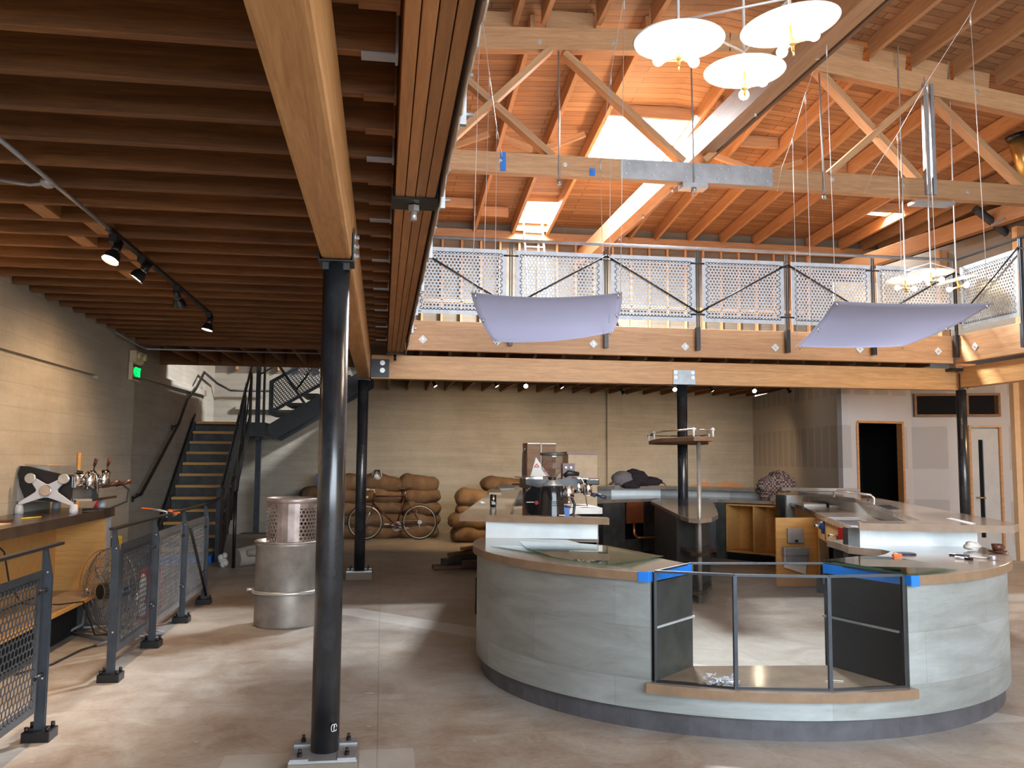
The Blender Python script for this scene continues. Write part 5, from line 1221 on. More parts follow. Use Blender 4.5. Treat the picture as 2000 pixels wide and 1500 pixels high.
v = Vector((5.093, 9.6, 0.834)); m = MB(); m.sphere(v, .05, 12, 8, (1, 1, 1.1)); m.tube([v, v+Vector((0, 0, -.09))], .02); m.build('valve_body', 'blue', t); m = MB(); m.tube([v, v+Vector((-.10, 0, 0))], .016); m.build('fitting', 'chrome', t)
t = thing('under_sink_tap', (4.703, 8.6, 0.813), 'small chrome tap and bent pipe under the right counter apron', 'tap')
v = Vector((4.616, 8.4, 0.831)); m = MB(); m.tube([v+Vector((-.10, 0, 0)), v+Vector((.06, 0, 0))], .014); m.build('handle', 'chrome', t); m = MB(); m.tube([v, v+Vector((.01, 0, -.08)), v+Vector((.08, -.05, -.13)), v+Vector((.2, -.1, -.15))], .018); m.build('bent_pipe', 'greypanel', t)
p, q = (4.483, 8, 0.936), (4.581, 8, 0.793); m = MB(); m.bb((p[0], 8.0, q[2]), (q[0], 8.15, p[2])); o = m.build('red_box', 'red', None); tag(o, 'red box tucked under the right counter beside the end post', 'box')

# kitchen island around the centre column
t = thing('island_shelf', (4.0, 11, 0), 'narrow dark island counter with an upper shelf around the centre column', 'shelf')
TP = [(4.128, 13.126, 0.95), (3.405, 9.704, 0.95), (3.351, 9.284, 0.95), (3.414, 9.122, 0.95), (3.643, 9.353, 0.95), (3.925, 9.865, 0.95), (4.303, 10.864, 0.95), (4.95, 12.66, 0.95), (5.335, 13.8, 0.95), (4.562, 13.973, 0.95)]
TP = [(p[0], p[1]) for p in TP]
def scale_poly(P, cx, cy, s): return [(cx+(x-cx)*s, cy+(y-cy)*s) for x, y in P]
m = MB(); m.prism(TP, .90, .95); m.build('counter_top', 'laminate', t, bevel=.004)
body = [(4.02, 12.6), (3.46, 10.0), (3.6, 9.75), (3.95, 10.2), (4.7, 12.6)]
m = MB(); m.prism(body, .08, .90); m.build('body', 'greypanel', t)
px_, py_ = (3.533, 9.441, 0.95)[:2]
low = scale_poly(TP, px_+.05, py_+.25, .80)
m = MB(); m.prism(low, .53, .57); m.build('lower_shelf', 'darktop', t); m = MB(); m.prism(scale_poly(TP, px_+.05, py_+.3, .7), .10, .14); m.build('lower_shelf', 'darktop', t)
m = MB(); m.tube([(px_, py_, 0), (px_, py_, 1.86)], .024, 14); m.build('pole', 'drumsteel', t)
SH = [(2.448, 7.71, 1.8), (3.294, 9.884, 1.84)]
us = [(x, y) for x, y in ((3.48, 10.9), (3.36, 10.2), (px_-.10, py_-.12), (px_+.02, py_-.16), (px_+.14, py_-.08), (px_+.30, py_+.5), (4.45, 11.5), (4.55, 12.1), (4.0, 12.3), (3.75, 12.0))]
m = MB(); m.prism(us, 1.80, 1.85); u_ = m.build('upper_shelf', 'oldwood', t, bevel=.004)
m = MB(); m.tube([(x, y, 1.93) for x, y in us+[us[0]]], .010, 8); m.build('gallery_rail', 'chrome', u_)
for i in (0, 2, 4, 6, 9): x, y = us[i]; m = MB(); m.tube([(x, y, 1.85), (x, y, 1.94)], .012, 8); m.sphere((x, y, 1.93), .022, 8, 6); m.build('rail_post', 'white', u_)

# ---------------------------------------------------------------- things on the counters
# coffee grinder
gx, gy, gz = (1.453, 7.42, 1.136)[0], 7.42, 1.06
t = thing('coffee_grinder', (gx, gy, gz), 'black coffee grinder with clear bean hopper at the front of the raised left counter', 'coffee grinder')
m = MB(); m.lathe([(.118, 0), (.116, .02), (.10, .17), (.094, .29), (.088, .30)], (gx, gy, gz), 36); m.build('body', 'blackgloss', t)
m = MB(); m.lathe([(.088, .30), (.088, .315), (.05, .335), (.05, .35)], (gx, gy, gz), 28); m.build('collar', 'galv', t)
m = MB()
for z in (.135, .15, .165): m.bb((gx-.02, gy-.112, gz+z), (gx+.045, gy-.100, gz+z+.004))
m.build('vent_slots', 'void', t)
m = MB(); m.lathe([(.032, .35), (.040, .375), (.090, .44), (.094, .46), (.094, .56)], (gx, gy, gz), 32, cap=False); m.build('hopper', 'glass_smoke', t)
m = MB(); m.lathe([(.098, .56), (.104, .57), (.10, .585), (.0001, .592)], (gx, gy, gz), 32); m.build('hopper_lid', 'greypanel', t)
m = MB(); m.lathe([(.03, .335), (.035, .375)], (gx, gy, gz), 20); m.build('hopper_neck', 'black', t)
m = MB(); m.lathe([(.05, .20), (.055, .21), (.055, .30), (.05, .305)], (gx+.135, gy-.02, gz), 28); m.build('dosing_chamber', 'chrome', t)
m = MB(); m.lathe([(.02, .10), (.05, .20)], (gx+.135, gy-.02, gz), 20); m.build('dosing_chute', 'glass_smoke', t)
m = MB(); m.tube([(gx+.10, gy-.02, gz+.02), (gx+.185, gy-.02, gz+.06), (gx+.195, gy-.02, gz+.14), (gx+.17, gy-.02, gz+.2)], .012); m.bb((gx+.06, gy-.06, gz), (gx+.17, gy+.04, gz+.015)); m.build('fork', 'black', t)
m = MB(); m.bb((gx+.095, gy-.045, gz+.03), (gx+.145, gy-.01, gz+.115)); m.build('container', 'blue', t)
m = MB(); m.bb((gx+.035, gy-.135, gz+.0), (gx+.085, gy-.125, gz+.062)); o = m.build('wall_socket', 'cream', None); tag(o, 'small cream socket plate leaning at the foot of the coffee grinder', 'socket')
# espresso machine behind the grinder
t = thing('espresso_machine', (1.42, 8.0, 1.06), 'black and chrome espresso machine behind the grinder on the raised counter', 'espresso machine')
YM = 8.0
m = MB(); m.plate([(1.321, 8, 1.157), (1.301, 8, 1.218), (1.315, 8, 1.288), (1.406, 8, 1.359), (1.479, 8, 1.383), (1.49, 8, 1.053), (1.408, 8, 1.054), (1.345, 8, 1.087)], (0, .05, 0)); e_ = m.build('side_panel', 'blackgloss', t, bevel=.01)
m = MB(); a = (1.323, 7.985, 1.191); b = (1.395, 7.985, 1.191); m.bar(a, b, .006, .008); m.build('badge_line', 'white', e_); m = MB(); p = Vector((1.418, 7.98, 1.186)); m.tube([p, p+Vector((0, .02, 0))], .018, 14); m.build('gauge_mark', 'red', e_)
a, b = Vector((1.32, 8, 1.383)), Vector((1.917, 8, 1.085))
m = MB(); m.bb((a.x+.06, 8.04, a.z-.08), (a.x+.50, 8.75, a.z+.02)); m.bb((a.x+.20, 8.3, 1.07), (a.x+.42, 8.75, a.z-.08)); m.build('housing', 'darkpanel', t)
m = MB(); m.plate([(1.315, 7.97, 1.402), (1.754, 7.97, 1.404), (1.754, 7.97, 1.352), (1.521, 7.97, 1.337), (1.425, 7.97, 1.327), (1.315, 7.97, 1.355)], (0, .03, 0)); m.build('top_panel', 'darkpanel', t)
m = MB(); m.plate([(1.313, 7.96, 1.403), (1.471, 7.96, 1.403), (1.471, 7.96, 1.427), (1.313, 7.96, 1.417)], (0, .7, 0)); m.build('cup_tray', 'chrome', t)
dt0, dt1 = (1.796, 7.9, 1.157), (2.009, 7.9, 1.106)
m = MB(); m.bb((dt0[0]-.15, 7.85, dt1[2]-.015), (dt1[0], 8.5, dt0[2]-.01)); m.build('drip_tray', 'drumsteel', t)
for y in (8.05, 8.45):
    g0 = Vector((1.917, 8, 1.361)); g0.y = y
    m = MB(); m.lathe([(.032, -.11), (.042, -.10), (.045, -.02), (.03, .01)], g0, 20); g = m.build('group_head', 'chrome', t)
    m = MB(); m.tube([g0+Vector((.0, 0, -.085)), g0+Vector((.07, -.06, -.10))], .012); m.tube([g0+Vector((.05, -.04, -.095)), g0+Vector((.15, -.10, -.125))], [.013, .018]); m.build('portafilter', 'bakelite', g)
    m = MB(); m.box(g0+Vector((.04, 0, .015)), (.13, .08, .05)); m.build('head_cover', 'black', g, bevel=.01)
w0 = Vector((1.779, 7.93, 1.41))
m = MB(); m.tube([w0+Vector((-.04, 0, .01)), w0+Vector((.04, 0, .01)), w0+Vector((.065, 0, -.02)), Vector((1.886, 7.93, 1.156))], .006, 8); m.build('steam_wand', 'chrome', t)
k0 = Vector((1.71, 7.95, 1.442)); m = MB(); m.tube([k0+Vector((-.04, 0, -.01)), k0+Vector((0, 0, .02)), k0+Vector((.10, 0, .01))], [.02, .03, .02]); m.build('steam_knob', 'black', t)
r0 = Vector((1.853, 8.4, 1.498)); m = MB(); m.bb(r0+Vector((-.10, 0, -.10)), r0+Vector((.02, .1, .05))); rr_ = m.build('control_box', 'maroon', t); m = MB()
for dx in (-.07, -.02): m.tube([r0+Vector((dx, -.01, .01)), r0+Vector((dx, .01, .01))], .012, 10)
m.build('buttons', 'white', rr_)
t = thing('paper_sign', (1.456, 8.2, 1.402), 'white triangular card with a small red mark on top of the espresso machine', 'card')
m = MB(); m.plate([(1.397, 8.2, 1.426), (1.45, 8.2, 1.606), (1.525, 8.2, 1.499), (1.58, 8.2, 1.427)], (0, .02, 0)); m.build('card', 'paper', t)
m = MB(); a, b, c = Vector((1.434, 8.19, 1.513)), Vector((1.478, 8.19, 1.514)), Vector((1.456, 8.19, 1.543)); m.bar(a, b, .003, .006, up=(0, 0, 1)); m.bar(b, c, .003, .006, up=(0, 0, 1)); m.bar(c, a, .003, .006, up=(0, 0, 1)); m.bar((1.518, 8.19, 1.475), (1.568, 8.19, 1.475), .003, .008); m.build('red_mark', 'red', t)
m = MB(); p, q = (1.498, 9, 1.755), (1.8, 9, 1.25); m.bb((p[0], 9.0, 1.06), (q[0], 9.30, p[2])); o = thing('water_boiler', ((p[0]+q[0])/2, 9.15, 1.06), 'tall brown steel boiler cabinet behind the espresso machine', 'boiler'); m.build('cabinet', 'oldwood', o)
m = MB(); m.bb((p[0], 8.985, p[2]-.012), (q[0], 9.0, p[2])); m.bb((p[0]+.14, 8.985, 1.3), (p[0]+.148, 9.0, p[2])); m.build('trim', 'drumsteel', o)
m = MB(); m.tube([(1.474, 8.98, 1.696), (1.448, 8.95, 1.647), (1.443, 8.95, 1.462), (1.461, 8.95, 1.225)], .010, 8); m.build('cable', 'rubber', o)
p, q = (2.237, 10.4, 1.666), (2.607, 10.4, 1.196)
o = thing('speckled_crate', ((p[0]+q[0])/2, 10.5, .95), 'tan speckled crate with brown rims behind the espresso machine', 'crate')
m = MB(); m.bb((p[0], 10.4, .95), (q[0]-.01, 10.75, p[2])); m.build('box', 'cardboard', o)
m = MB(); m.bb((p[0]-.02, 10.38, p[2]-.02), (q[0]+.01, 10.77, p[2]+.01)); m.bb((p[0]-.02, 10.38, 1.33), (q[0]+.01, 10.77, 1.36)); m.build('rim', 'brownwood', o)
# can and papers
cxy = (1.079, 8.494, 1.12)
t = thing('drink_can', (cxy[0], cxy[1], 1.12), 'black drink can with gold and white print on the raised left counter', 'can')
m = MB(); m.lathe([(.026, 0), (.031, .008), (.031, .112), (.026, .122)], (cxy[0], cxy[1], 1.12), 24); m.build('can_body', 'black', t)
m = MB(); m.lathe([(.026, .122), (.024, .123)], (cxy[0], cxy[1], 1.12), 20); m.build('can_lid', 'chrome', t)
m = MB()
def canpt(u, z): a = -PI/2+u/.0315; return (cxy[0]+.0316*math.cos(a), cxy[1]+.0316*math.sin(a), 1.12+z)
for u0, u1, z0, z1 in ((-.018, -.013, .025, .06), (-.009, -.003, .025, .055), (0, .014, .025, .045), (0, .004, .045, .055), (.016, .02, .02, .05)): m.add([canpt(u0, z0), canpt(u1, z0), canpt(u1, z1), canpt(u0, z1)], [(0, 1, 2, 3)])
m.build('white_print', 'white', t); m = MB(); m.add([canpt(-.008, .08), canpt(0, .072), canpt(.01, .082), canpt(.002, .1)], [(0, 1, 2, 3)]); m.build('gold_print', 'brass', t)
def flat(name, pts, z, th, mat, label, cat):
    m = MB(); m.prism([(p[0], p[1]) for p in pts], z, z+th); o = m.build(name, mat, None); return tag(o, label, cat)
flat('cloth_rag', [(1.438, 11.949, 1.12), (1.612, 12.889, 1.12), (1.697, 12.502, 1.12), (1.541, 11.296, 1.12), (1.379, 11.293, 1.12)], 1.121, .025, 'cream', 'crumpled cream rag behind the drink can', 'rag')
flat('paper_pile', [(1.785, 13.757, 1.12), (2.083, 14.892, 1.12), (2.264, 14.513, 1.12), (1.991, 13.112, 1.12), (1.727, 12.894, 1.12)], 1.121, .02, 'paper', 'loose papers at the far end of the raised left counter', 'paper')
flat('broom', [(2.346, 15.765, 1.12), (2.527, 15.485, 1.12), (2.457, 15.056, 1.12), (2.28, 15.321, 1.12)], 1.122, .02, 'brown', 'thin dark stick lying at the far end of the raised left counter', 'stick')
flat('note', [(1.045, 9.365, 1.12), (1.085, 9.472, 1.12), (1.081, 9.156, 1.12), (1.027, 9.056, 1.12)], 1.121, .003, 'white', 'small white scrap on the raised counter left of the can', 'scrap')
# cap and jacket on the rear ledge
t = thing('jacket', (4.085, 14.133, 1.12), 'dark crumpled jacket lying on the rear ledge', 'jacket')
b0 = Vector((4.381, 14.9, 1.157)); b0.z = 1.12
m = MB(); m.blob(b0+Vector((.0, -.02, .10)), .20, (1.15, .9, .85), 3, .35); m.blob(b0+Vector((.26, 0, .07)), .13, (1.9, .9, .62), 5, .35); m.blob(b0+Vector((-.12, -.2, .03)), .12, (1.3, .7, .7), 6, .3)
m.build('fabric', 'cloth_dark', t)
o = thing('baseball_cap', b0+Vector((-.3, 0, .0)), 'grey baseball cap resting against the dark jacket on the rear ledge', 'cap')
m = MB(); m.blob(b0+Vector((-.24, -.12, .12)), .17, (1.1, .9, .80), 8, .12); m.build('crown', 'cloth_grey', o); m = MB(); m.plate([b0+Vector(v) for v in ((-.36, -.12, .10), (-.50, -.16, .02), (-.46, -.26, .02), (-.28, -.28, .12))], (0, 0, .02)); m.build('visor', 'cloth_grey', o)
t = thing('spray_bottle', (4.993, 15.808, 0.95), 'small white plastic bottle beside the rear tap', 'bottle')
p = (4.851, 15.36, 0.95); m = MB(); m.lathe([(.045, 0), (.05, .02), (.05, .14), (.02, .19), (.018, .23)], (p[0], p[1], .95), 18); m.build('bottle', 'white', t); m = MB(); m.lathe([(.0505, .04), (.0505, .09)], (p[0], p[1], .95), 18, cap=False); m.build('label_band', 'blue', t)
def tap(p, s, yaw, label, mat='chrome'):
    t = thing('faucet', p, label, 'tap'); R = Matrix.Translation(p) @ Matrix.Rotation(yaw, 4, 'Z') @ Matrix.Scale(s, 4)
    m = MB(R); m.tube([(-.10, 0, .08), (.10, 0, .08)], .018); m.tube([(-.10, 0, 0), (-.10, 0, .09)], .022); m.tube([(.10, 0, 0), (.10, 0, .09)], .022); m.build('base', mat, t)
    m = MB(R); m.tube([(0, 0, .08), (0, 0, .17), (0, -.03, .20), (0, -.36, .24), (0, -.385, .225), (0, -.39, .17)], .013); m.build('spout', mat, t)
    for x in (-.1, .1): m = MB(R); m.tube([(x, 0, .09), (x, 0, .12), (x*1.5, -.06, .14)], .012); m.sphere((x, 0, .12), .024, 10, 8); m.build('lever_handle', mat, t)
    return t
p = (5.799, 9.69, 0.957); tap((p[0], p[1], .957), 1.15, math.radians(-120), 'long chrome wall tap over the steel sink on the right leg')
p = (5.113, 15.366, 0.95); tap((p[0], p[1], .95), 1.0, math.radians(-75), 'dull chrome tap on the rear counter left of the centre column')
t = thing('plaid_shirt', (5.437, 11.551, 1.12), 'crumpled brown plaid shirt on the corner of the rear ledge', 'shirt')
b0 = Vector((6.405, 13.6, 1.177)); m = MB(); m.blob(b0+Vector((.06, 0, .02)), .19, (1.15, .9, .9), 11, .45); m.blob(b0+Vector((-.14, 0, -.04)), .15, (1, .9, .95), 12, .45); m.blob(b0+Vector((-.20, -.05, -.16)), .09, (.8, .7, 1.4), 13, .3)
m.build('cloth', 'plaid', t)
t = thing('wooden_cutout', (5.6, 15.5, 0), 'low brown curved wooden boards standing behind the rear ledge', 'board')
m = MB(); y_ = 15.6; m.plate([(5.587, 15.6, 1.073), (5.985, 15.6, 1.187), (6.064, 15.6, 1.14), (6.083, 15.6, 1.055), (6.057, 15.6, -1.017), (5.566, 15.6, -1.009)], (0, .03, 0)); m.build('pointed_board', 'fir_dark', t); m = MB(); m.plate([(6.044, 15.5, 1.058), (6.165, 15.5, 1.143), (6.345, 15.5, 1.191), (6.544, 15.5, 1.163), (6.743, 15.5, 1.06), (6.709, 15.5, -1.021), (6.038, 15.5, -1.01)], (0, .03, 0)); m.build('curved_board', 'fir_dark', t)
p = (6.306, 13.456, 0.95)
flat('paper_note', [(6.408, 13.824, 1), (6.49, 13.826, 1), (6.141, 13.123, 0.95), (6.015, 12.963, 0.95)], .952, .02, 'white', 'small white note below the plaid shirt', 'note')
flat('rolled_plans', [(6.171, 12.212, 0.95), (6.602, 12.352, 0.95), (6.114, 11.413, 0.95), (5.784, 11.419, 0.95)], .951, .035, 'paper', 'roll of printed papers on the right leg counter behind the tap', 'paper roll')
flat('white_clipboard', [(6.49, 12.068, 0.95), (6.74, 11.926, 0.95), (6.241, 11.046, 0.95), (6.093, 11.29, 0.95)], .951, .03, 'white', 'bright white folder lying beside the roll of papers', 'folder')
flat('paper_note', [(4.652, 6.701, 1.12), (4.739, 6.759, 1.12), (4.515, 6.148, 1.12), (4.41, 6.051, 1.12)], 1.121, .003, 'white', 'long white paper strip on the raised right counter', 'paper')
flat('plastic_wrap', [(5.177, 8.606, 1.12), (5.327, 8.603, 1.12), (5.004, 7.893, 1.12), (4.822, 7.816, 1.12)], 1.121, .008, 'filmbag', 'wisp of clear plastic on the raised right counter', 'plastic')
# items at the right end of the bar
p = (4.47, 5.863, 0.93)
t = thing('espresso_cup', (p[0], p[1], .93), 'small brown espresso cup on a saucer at the right end of the bar', 'cup')
m = MB(); m.lathe([(.02, 0), (.055, .006), (.068, .016)], (p[0], p[1], .93), 24); m.build('saucer', 'brown', t)
m = MB(); m.lathe([(.022, .012), (.034, .03), (.040, .065), (.036, .065), (.03, .03)], (p[0], p[1], .93), 24); c_ = m.build('cup', 'brown', t); m = MB(); m.torus((p[0]+.045, p[1], .97), .014, .004, 'Y', 14, 6); m.build('handle', 'brown', c_)
p = (4.373, 6.011, 0.93)
t = thing('crumpled_paper', (p[0], p[1], .93), 'crumpled white paper by the espresso cup', 'paper'); m = MB(); m.blob((p[0]+.02, p[1]+.02, .962), .042, (1.3, 1, .8), 21, .4, 20, 14); m.build('paper', 'paper', t)
p = (3.709, 5.823, 0.93); m = MB(); m.lathe([(.075, 0), (.078, .006), (.07, .012), (.05, .012)], (p[0], p[1], .93), 24); o = m.build('round_tray', 'bakelite', None); tag(o, 'dark round lid lying on the right part of the bar', 'lid')
p = (3.414, 5.448, 0.95); m = MB(); m.box((p[0], p[1], .968), (.06, .03, .02)); o = m.build('tape_measure', 'orange', None, bevel=.004); tag(o, 'small orange block on the glass stack at the right', 'block')
p = (4.088, 5.759, 0.93)
t = thing('marker_pen', (p[0], p[1], .93), 'long dark blue marker lying near the crumpled paper', 'pen'); m = MB(); m.tube([(3.99, 5.727, 0.938), (4.07, 5.624, 0.938)], .008); m.build('barrel', 'bakelite', t)
t = thing('marker_pen', (p[0], p[1], .93), 'white marker with a black cap in front of the blue one', 'pen'); a, b = Vector((3.916, 5.556, 0.94)), Vector((3.952, 5.431, 0.94)); m = MB(); m.tube([a, a.lerp(b, .62)], .009); m.build('barrel', 'white', t); m = MB(); m.tube([a.lerp(b, .6), b], .011); m.build('cap', 'black', t)
t = thing('marker_pen', (p[0], p[1], .93), 'slim white pen with a dark tip pointing at the cup', 'pen'); a, b = Vector((4.049, 5.563, 0.938)), Vector((4.118, 5.495, 0.938)); m = MB(); m.tube([a, b], .007); m.build('barrel', 'paper', t); m = MB(); m.tube([b, b+(b-a)*.08], .006); m.build('tip', 'black', t)
p = (4.115, 5.445, 0.93); m = MB(); m.lathe([(.022, 0), (.022, .03)], (p[0], p[1], .93), 14); o = m.build('small_weight', 'galv', None, bevel=.003); tag(o, 'small round metal tape roll beside the espresso cup', 'roll')

# ---------------------------------------------------------------- hanging translucent sheets
def hang(c4, mids, sag, label):
    # c4: near-left, near-right, far-right, far-left; mids: left and right mid heights
    nl, nr, fr, fl = [Vector(p) for p in c4]; ml, mr = [Vector(p) for p in mids]
    def q(a, b, c, v): return a*(2*(v-.5)*(v-1)) + b*(4*v*(1-v)) + c*(2*v*(v-.5))
    vs = []; fs = []; nu, nv = 24, 16
    for j in range(nv+1):
        v = j/nv; a = q(nl, ml, fl, v); b = q(nr, mr, fr, v)
        for i in range(nu+1):
            u = i/nu; p = a.lerp(b, u); vs.append(p+Vector((0, 0, -sag*4*u*(1-u))))
    for j in range(nv):
        for i in range(nu): k = j*(nu+1)+i; fs.append((k, k+1, k+nu+2, k+nu+1))
    m = MB(); m.add(vs, fs, True)
    t = thing('hanging_sheet', (nl+nr+fr+fl)/4, label, 'hanging panel')
    m.build('sheet', 'polysheet', t, solid=.006)
    m = MB()
    for p in (nl, nr, fr, fl, ml, mr): 
        e = p+((nl+nr+fr+fl)/4-p)*.05; m.tube([e+Vector((0, 0, .02)), e+Vector((0, 0, -.05))], .006, 6); m.tube([e+Vector((-.02, 0, -.012)), e+Vector((.02, 0, -.012))], .005, 6)
    m.build('grommets', 'chrome', t)
    return t
hang([(0.791, 8, 3.136), (2.244, 8, 3.187), (2.664, 9.9, 3.089), (1.252, 9.9, 2.935)], [(0.984, 9, 3.053), (2.501, 9, 3.156)], .05, 'left pale violet translucent sheet hanging on wires before the railing')
hang([(4.202, 7.6, 3.097), (5.855, 7.6, 3.133), (6.056, 9.4, 2.949), (4.708, 9.4, 2.908)], [(4.473, 8.5, 2.984), (6.02, 8.5, 3.029)], .02, 'right pale violet translucent sheet hanging on wires, wider on the right')
WIR = [((923,573,8.0), (938,4,8.0)), ((942,627,9.0), (956,147,9.0)), ((966,662,9.8), (970,250,9.8)), ((1180,655,9.8), (1173,312,9.8)), ((1190,632,9.0), (1193,144,9.0)), ((1212,574,8.0), (1219,-5,8.0))]
WL = [[(0.805, 8, 3.126), (0.848, 8, 5.967)], [(1.012, 9, 3.027), (1.062, 9, 5.701)], [(1.245, 9.8, 2.951), (1.247, 9.8, 5.434)], [(2.532, 9.8, 3.028), (2.492, 9.8, 5.127)], [(2.382, 9, 3.041), (2.406, 9, 5.817)], [(2.229, 8, 3.171), (2.276, 8, 6.139)],
      [(4.212, 7.6, 3.078), (4.182, 7.6, 5.613)], [(4.438, 8.5, 2.956), (4.422, 8.5, 5.52)], [(4.671, 9.3, 2.912), (4.667, 9.3, 5.339)], [(5.992, 9.3, 2.947), (5.996, 9.3, 5.473)], [(5.887, 8.5, 2.997), (5.854, 8.5, 5.754)], [(5.801, 7.6, 3.131), (5.729, 7.6, 6.054)]]
wn = ['outer left wire of the left hanging sheet', 'middle left wire of the left hanging sheet', 'inner left wire of the left hanging sheet', 'inner right wire of the left hanging sheet', 'middle right wire of the left hanging sheet', 'outer right wire of the left hanging sheet',
      'thin wire at the near left corner of the right hanging sheet', 'thin wire at the left middle of the right hanging sheet', 'thin wire at the far left corner of the right hanging sheet', 'thin wire at the far right corner of the right hanging sheet', 'thin wire at the right middle of the right hanging sheet', 'thin wire at the near right corner of the right hanging sheet']
for w, l in zip(WL, wn):
    m = MB(); m.tube(w, .0032, 6); a = Vector(w[1]); m.tube([a+Vector((0, 0, -.12)), a], .008, 6); o = m.build('suspension_wire', 'wire', None); tag(o, l+', a thin vertical steel line' if 'thin' not in l else l, 'wire', 'wires of the hanging sheets')
CBL = [([(1.471, 10.9, 5.46), (1.247, 9.8, 5.434), (1.062, 9, 5.701), (0.848, 8, 5.967)], 'slack cable running from the blue tape up to the left sheet wires'),
       ([(2.661, 10.9, 5.358), (2.492, 9.8, 5.127), (2.406, 9, 5.817), (2.276, 8, 6.139)], 'slack cable running from the second tape up to the right wires of the left sheet'),
       ([(5.232, 10.9, 5.218), (5.11, 10.5, 5.412), (4.667, 9.3, 5.339), (4.422, 8.5, 5.52), (4.25, 8, 5.526)], 'cable joining the left wires of the right sheet to the truss'),
       ([(6.503, 10.9, 5.249), (6.329, 10.4, 5.378), (5.996, 9.3, 5.473), (5.854, 8.5, 5.754), (5.729, 7.6, 6.054), (5.58, 7.3, 6.049)], 'cable joining the right wires of the right sheet to the truss')]
for c, l in CBL:
    m = MB(); m.tube(c, .0034, 6); o = m.build('support_cable', 'wire', None); tag(o, l, 'cable')
for p, l, h in (((1.479, 10.92, 5.557), 'long piece of blue tape hanging on the bottom chord of the truss', .25), ((2.666, 10.92, 5.406), 'short piece of blue tape hanging on the bottom chord of the truss', .10)):
    m = MB(); p = Vector(p); m.bb((p.x-.035, 10.915, p.z-h), (p.x+.035, 10.925, p.z)); o = m.build('masking_tape', 'tape', None); tag(o, l, 'tape')

# ---------------------------------------------------------------- chandeliers
def disc_lamp(t, c, r, tilt, bulbs, mat='discglass', bm='bulb'):
    c = Vector(c); R = Matrix.Translation(c) @ Matrix.Rotation(tilt[0], 4, 'X') @ Matrix.Rotation(tilt[1], 4, 'Y')
    m = MB(R); m.lathe([(.0, .012), (r*.96, .006), (r, .0), (r*.96, -.006), (.0, 0)], (0, 0, 0), 48, cap=False); d = m.build('glass_disc', mat, t)
    m = MB(R); m.tube([(0, 0, .03), (0, 0, -.17)], .010, 8); m.sphere((0, 0, -.11), .028, 10, 8); m.tube([(0, 0, -.17), (0, 0, -.20)], .005, 6); m.build('stem', 'brass', d)
    for a in bulbs:
        dr = Vector((math.cos(a), math.sin(a), 0))
        m = MB(R); m.tube([dr*.02+Vector((0, 0, -.11)), dr*.085+Vector((0, 0, -.11))], .016, 10); m.build('socket', 'bulbsocket', d)
        m = MB(R); p = dr*.135+Vector((0, 0, -.11)); m.sphere(p, .036, 14, 10); m.tube([dr*.085+Vector((0, 0, -.11)), dr*.115+Vector((0, 0, -.11))], [.014, .026], 12); m.build('bulb', bm, d)
t = thing('chandelier', (2.3, 5.3, 4.1), 'large bright chandelier of three white glass discs at the top of the view', 'chandelier')
D1, D2, D3 = Vector((1.875, 5.3, 4.34)), Vector((2.507, 5, 4.346)), Vector((2.439, 5.55, 4.286))
disc_lamp(t, D1, .30, (0, 0), (2.6, 4.4, .4)); disc_lamp(t, D2, .31, (0, -.12), (3.6, 5.6, 1.6)); disc_lamp(t, D3, .28, (0, 0), (3.7, 5.4, 1.2))
m = MB()
for d in (D1, D2, D3): m.tube([d, d+Vector((0, 0, 2.9))], .011, 8)
up = Vector((0, 0, .14)); m.tube([D1+up, D2+up*1.3], .009, 8); m.tube([D1+up, D3+up], .009, 8); m.tube([D2+up*1.3, D3+up], .009, 8); m.build('rod_frame', 'wire', t)
t = thing('chandelier', (7.524, 11, 4.221), 'smaller far chandelier of three white discs above the right hanging sheet', 'chandelier')
E1, E2, E3 = Vector((7.258, 10.6, 4.119)), Vector((7.075, 10.9, 4.068)), Vector((7.919, 11, 4.134))
disc_lamp(t, E1, .29, (.0, 0), (3.8, 5.4, 1.2), 'discglass', 'bulb_soft'); disc_lamp(t, E2, .25, (-.12, .0), (3.2, .1), 'discglass', 'bulb_soft'); disc_lamp(t, E3, .27, (-.05, -.25), (2.9, .1, 5), 'discglass', 'bulb_soft')
m = MB(); tops = [Vector((7.28, 10.6, 6.852)), Vector((7.36, 10.9, 7.441)), Vector((7.507, 11, 7.501))]
for d, tp in zip((E1, E2, E3), tops): m.tube([d, d+Vector((0, 0, .3)), Vector((d.x, d.y, tp.z))], .009, 8)
m.tube([E1+up, E2+up], .007, 6); m.tube([E1+up, E3+up], .007, 6); m.tube([E2+up, E3+up], .007, 6); m.build('rod_frame', 'wire', t)

SKY_P, WIN_P, WORLD, EXPO = 4000, 1250, 4.0, 0.40

# ---------------------------------------------------------------- daylight and lamps
def area(name, loc, target, sx, sy, power, col):
    l = bpy.data.lights.new(name, 'AREA'); l.shape = 'RECTANGLE'; l.size = sx; l.size_y = sy; l.energy = power; l.color = col
    o = bpy.data.objects.new(name, l); COL.objects.link(o); o.location = loc
    o.rotation_euler = (Vector(target)-Vector(loc)).to_track_quat('-Z', 'Y').to_euler(); return o
sk = math.atan(.145)
for i, (H, pw) in enumerate(((H1, SKY_P), (H2, SKY_P*.04), (H3, SKY_P*.04))):
    cx_, cy_ = (H[0]+H[1])/2, (H[2]+H[3])/2; z = hipz(cx_, cy_)+.10
    area('skylight_daylight', (cx_, cy_, z), (cx_, cy_-.0, 0), H[1]-H[0]-.04, H[3]-H[2]-.04, pw, (.93, .97, 1.0))
area('front_window_daylight', (4.5, -5.95, 3.9), (4.5, 4, 2.6), 11.7, 5.3, WIN_P, (.80, .90, 1.0))
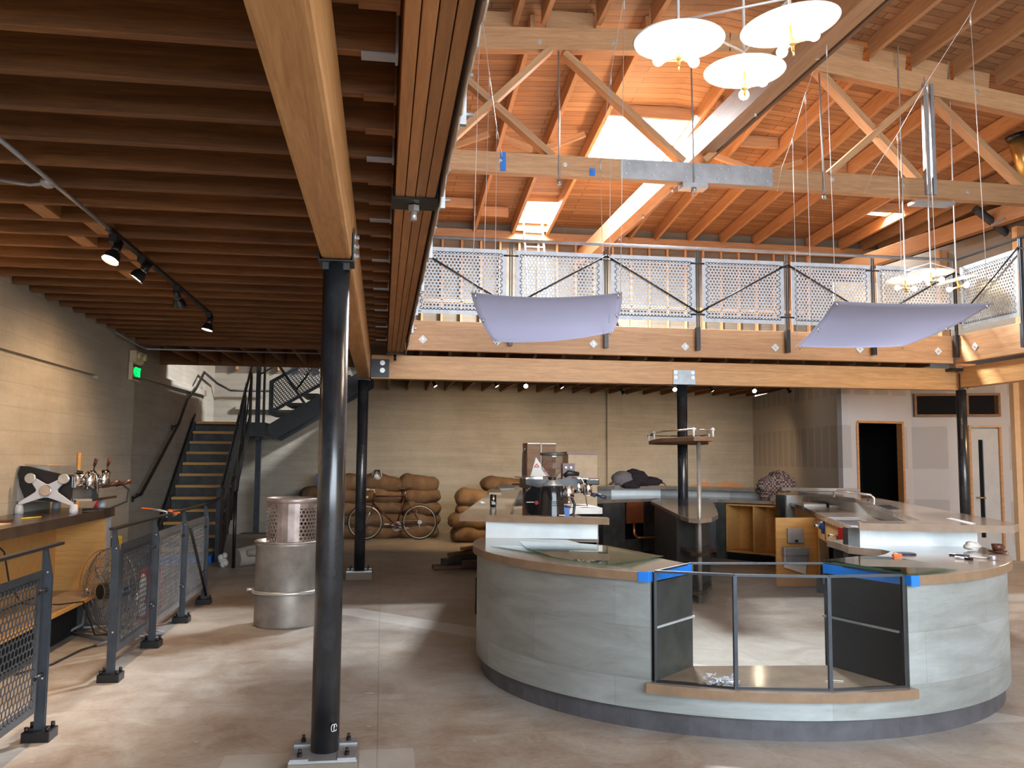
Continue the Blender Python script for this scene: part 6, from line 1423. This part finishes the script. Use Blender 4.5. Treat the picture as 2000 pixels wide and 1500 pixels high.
for (p, d), e in zip(LAMPS, SP):
    if e[3] != 'lamp_face': continue
    l = bpy.data.lights.new('track_lamp', 'SPOT'); l.energy = 95; l.color = (1, .66, .38); l.spot_size = 2.3; l.spot_blend = .7; l.shadow_soft_size = .03
    o = bpy.data.objects.new('track_lamp', l); COL.objects.link(o); o.location = p; o.rotation_euler = (d+Vector((-.45, .1, 0))).to_track_quat('-Z', 'Y').to_euler()
for q, e in zip(RS, RE):
    if e == 'black' or q == RS[8]: continue
    l = bpy.data.lights.new('track_lamp', 'SPOT'); l.energy = 55; l.color = (1, .68, .36); l.spot_size = 2.0; l.spot_blend = .8; l.shadow_soft_size = .03
    o = bpy.data.objects.new('track_lamp', l); COL.objects.link(o); o.location = (q[0]+.05, q[1]+.05, q[2]-.16); o.rotation_euler = Vector((0, .75, -.7)).to_track_quat('-Z', 'Y').to_euler()
# warm point light without a fixture, beside the far right wall
l = bpy.data.lights.new('wing_warm_light', 'POINT'); l.energy = 60; l.color = (1, .7, .4); l.shadow_soft_size = .1
o = bpy.data.objects.new('wing_warm_light', l); COL.objects.link(o); o.location = (9.6, 10.6, 2.8)
w = bpy.data.worlds.new('World'); SC.world = w; w.use_nodes = True
bg = w.node_tree.nodes['Background']; bg.inputs[0].default_value = (.80, .90, 1.0, 1); bg.inputs[1].default_value = WORLD

cam = bpy.data.cameras.new('camera'); co = bpy.data.objects.new('camera', cam); COL.objects.link(co); SC.camera = co
cam.sensor_width = 36; cam.lens = 30.6; cam.clip_end = 200; cam.clip_start = .05
pit, yaw, roll = math.radians(4.835), math.radians(8.416), math.radians(.415)
F = Vector((math.sin(yaw)*math.cos(pit), math.cos(yaw)*math.cos(pit), math.sin(pit))); Rt = Vector((math.cos(yaw), -math.sin(yaw), 0)); U = Rt.cross(F)
Rt, U = Rt*math.cos(roll)+U*math.sin(roll), U*math.cos(roll)-Rt*math.sin(roll)
M = Matrix((Rt, U, -F)).transposed().to_4x4(); M.translation = (0, 0, 1.6); co.matrix_world = M
SC.view_settings.view_transform = 'Standard'; SC.view_settings.look = 'None'; SC.view_settings.exposure = EXPO; SC.view_settings.gamma = 1
SC.cycles.use_denoising = True
SC.cycles.max_bounces = 8; SC.cycles.diffuse_bounces = 5; SC.cycles.glossy_bounces = 4; SC.cycles.transmission_bounces = 4; SC.cycles.transparent_max_bounces = 16
SC.cycles.sample_clamp_indirect = 6; SC.cycles.caustics_reflective = False; SC.cycles.caustics_refractive = False
for o in bpy.data.objects:
    if '_w' in o: del o['_w']
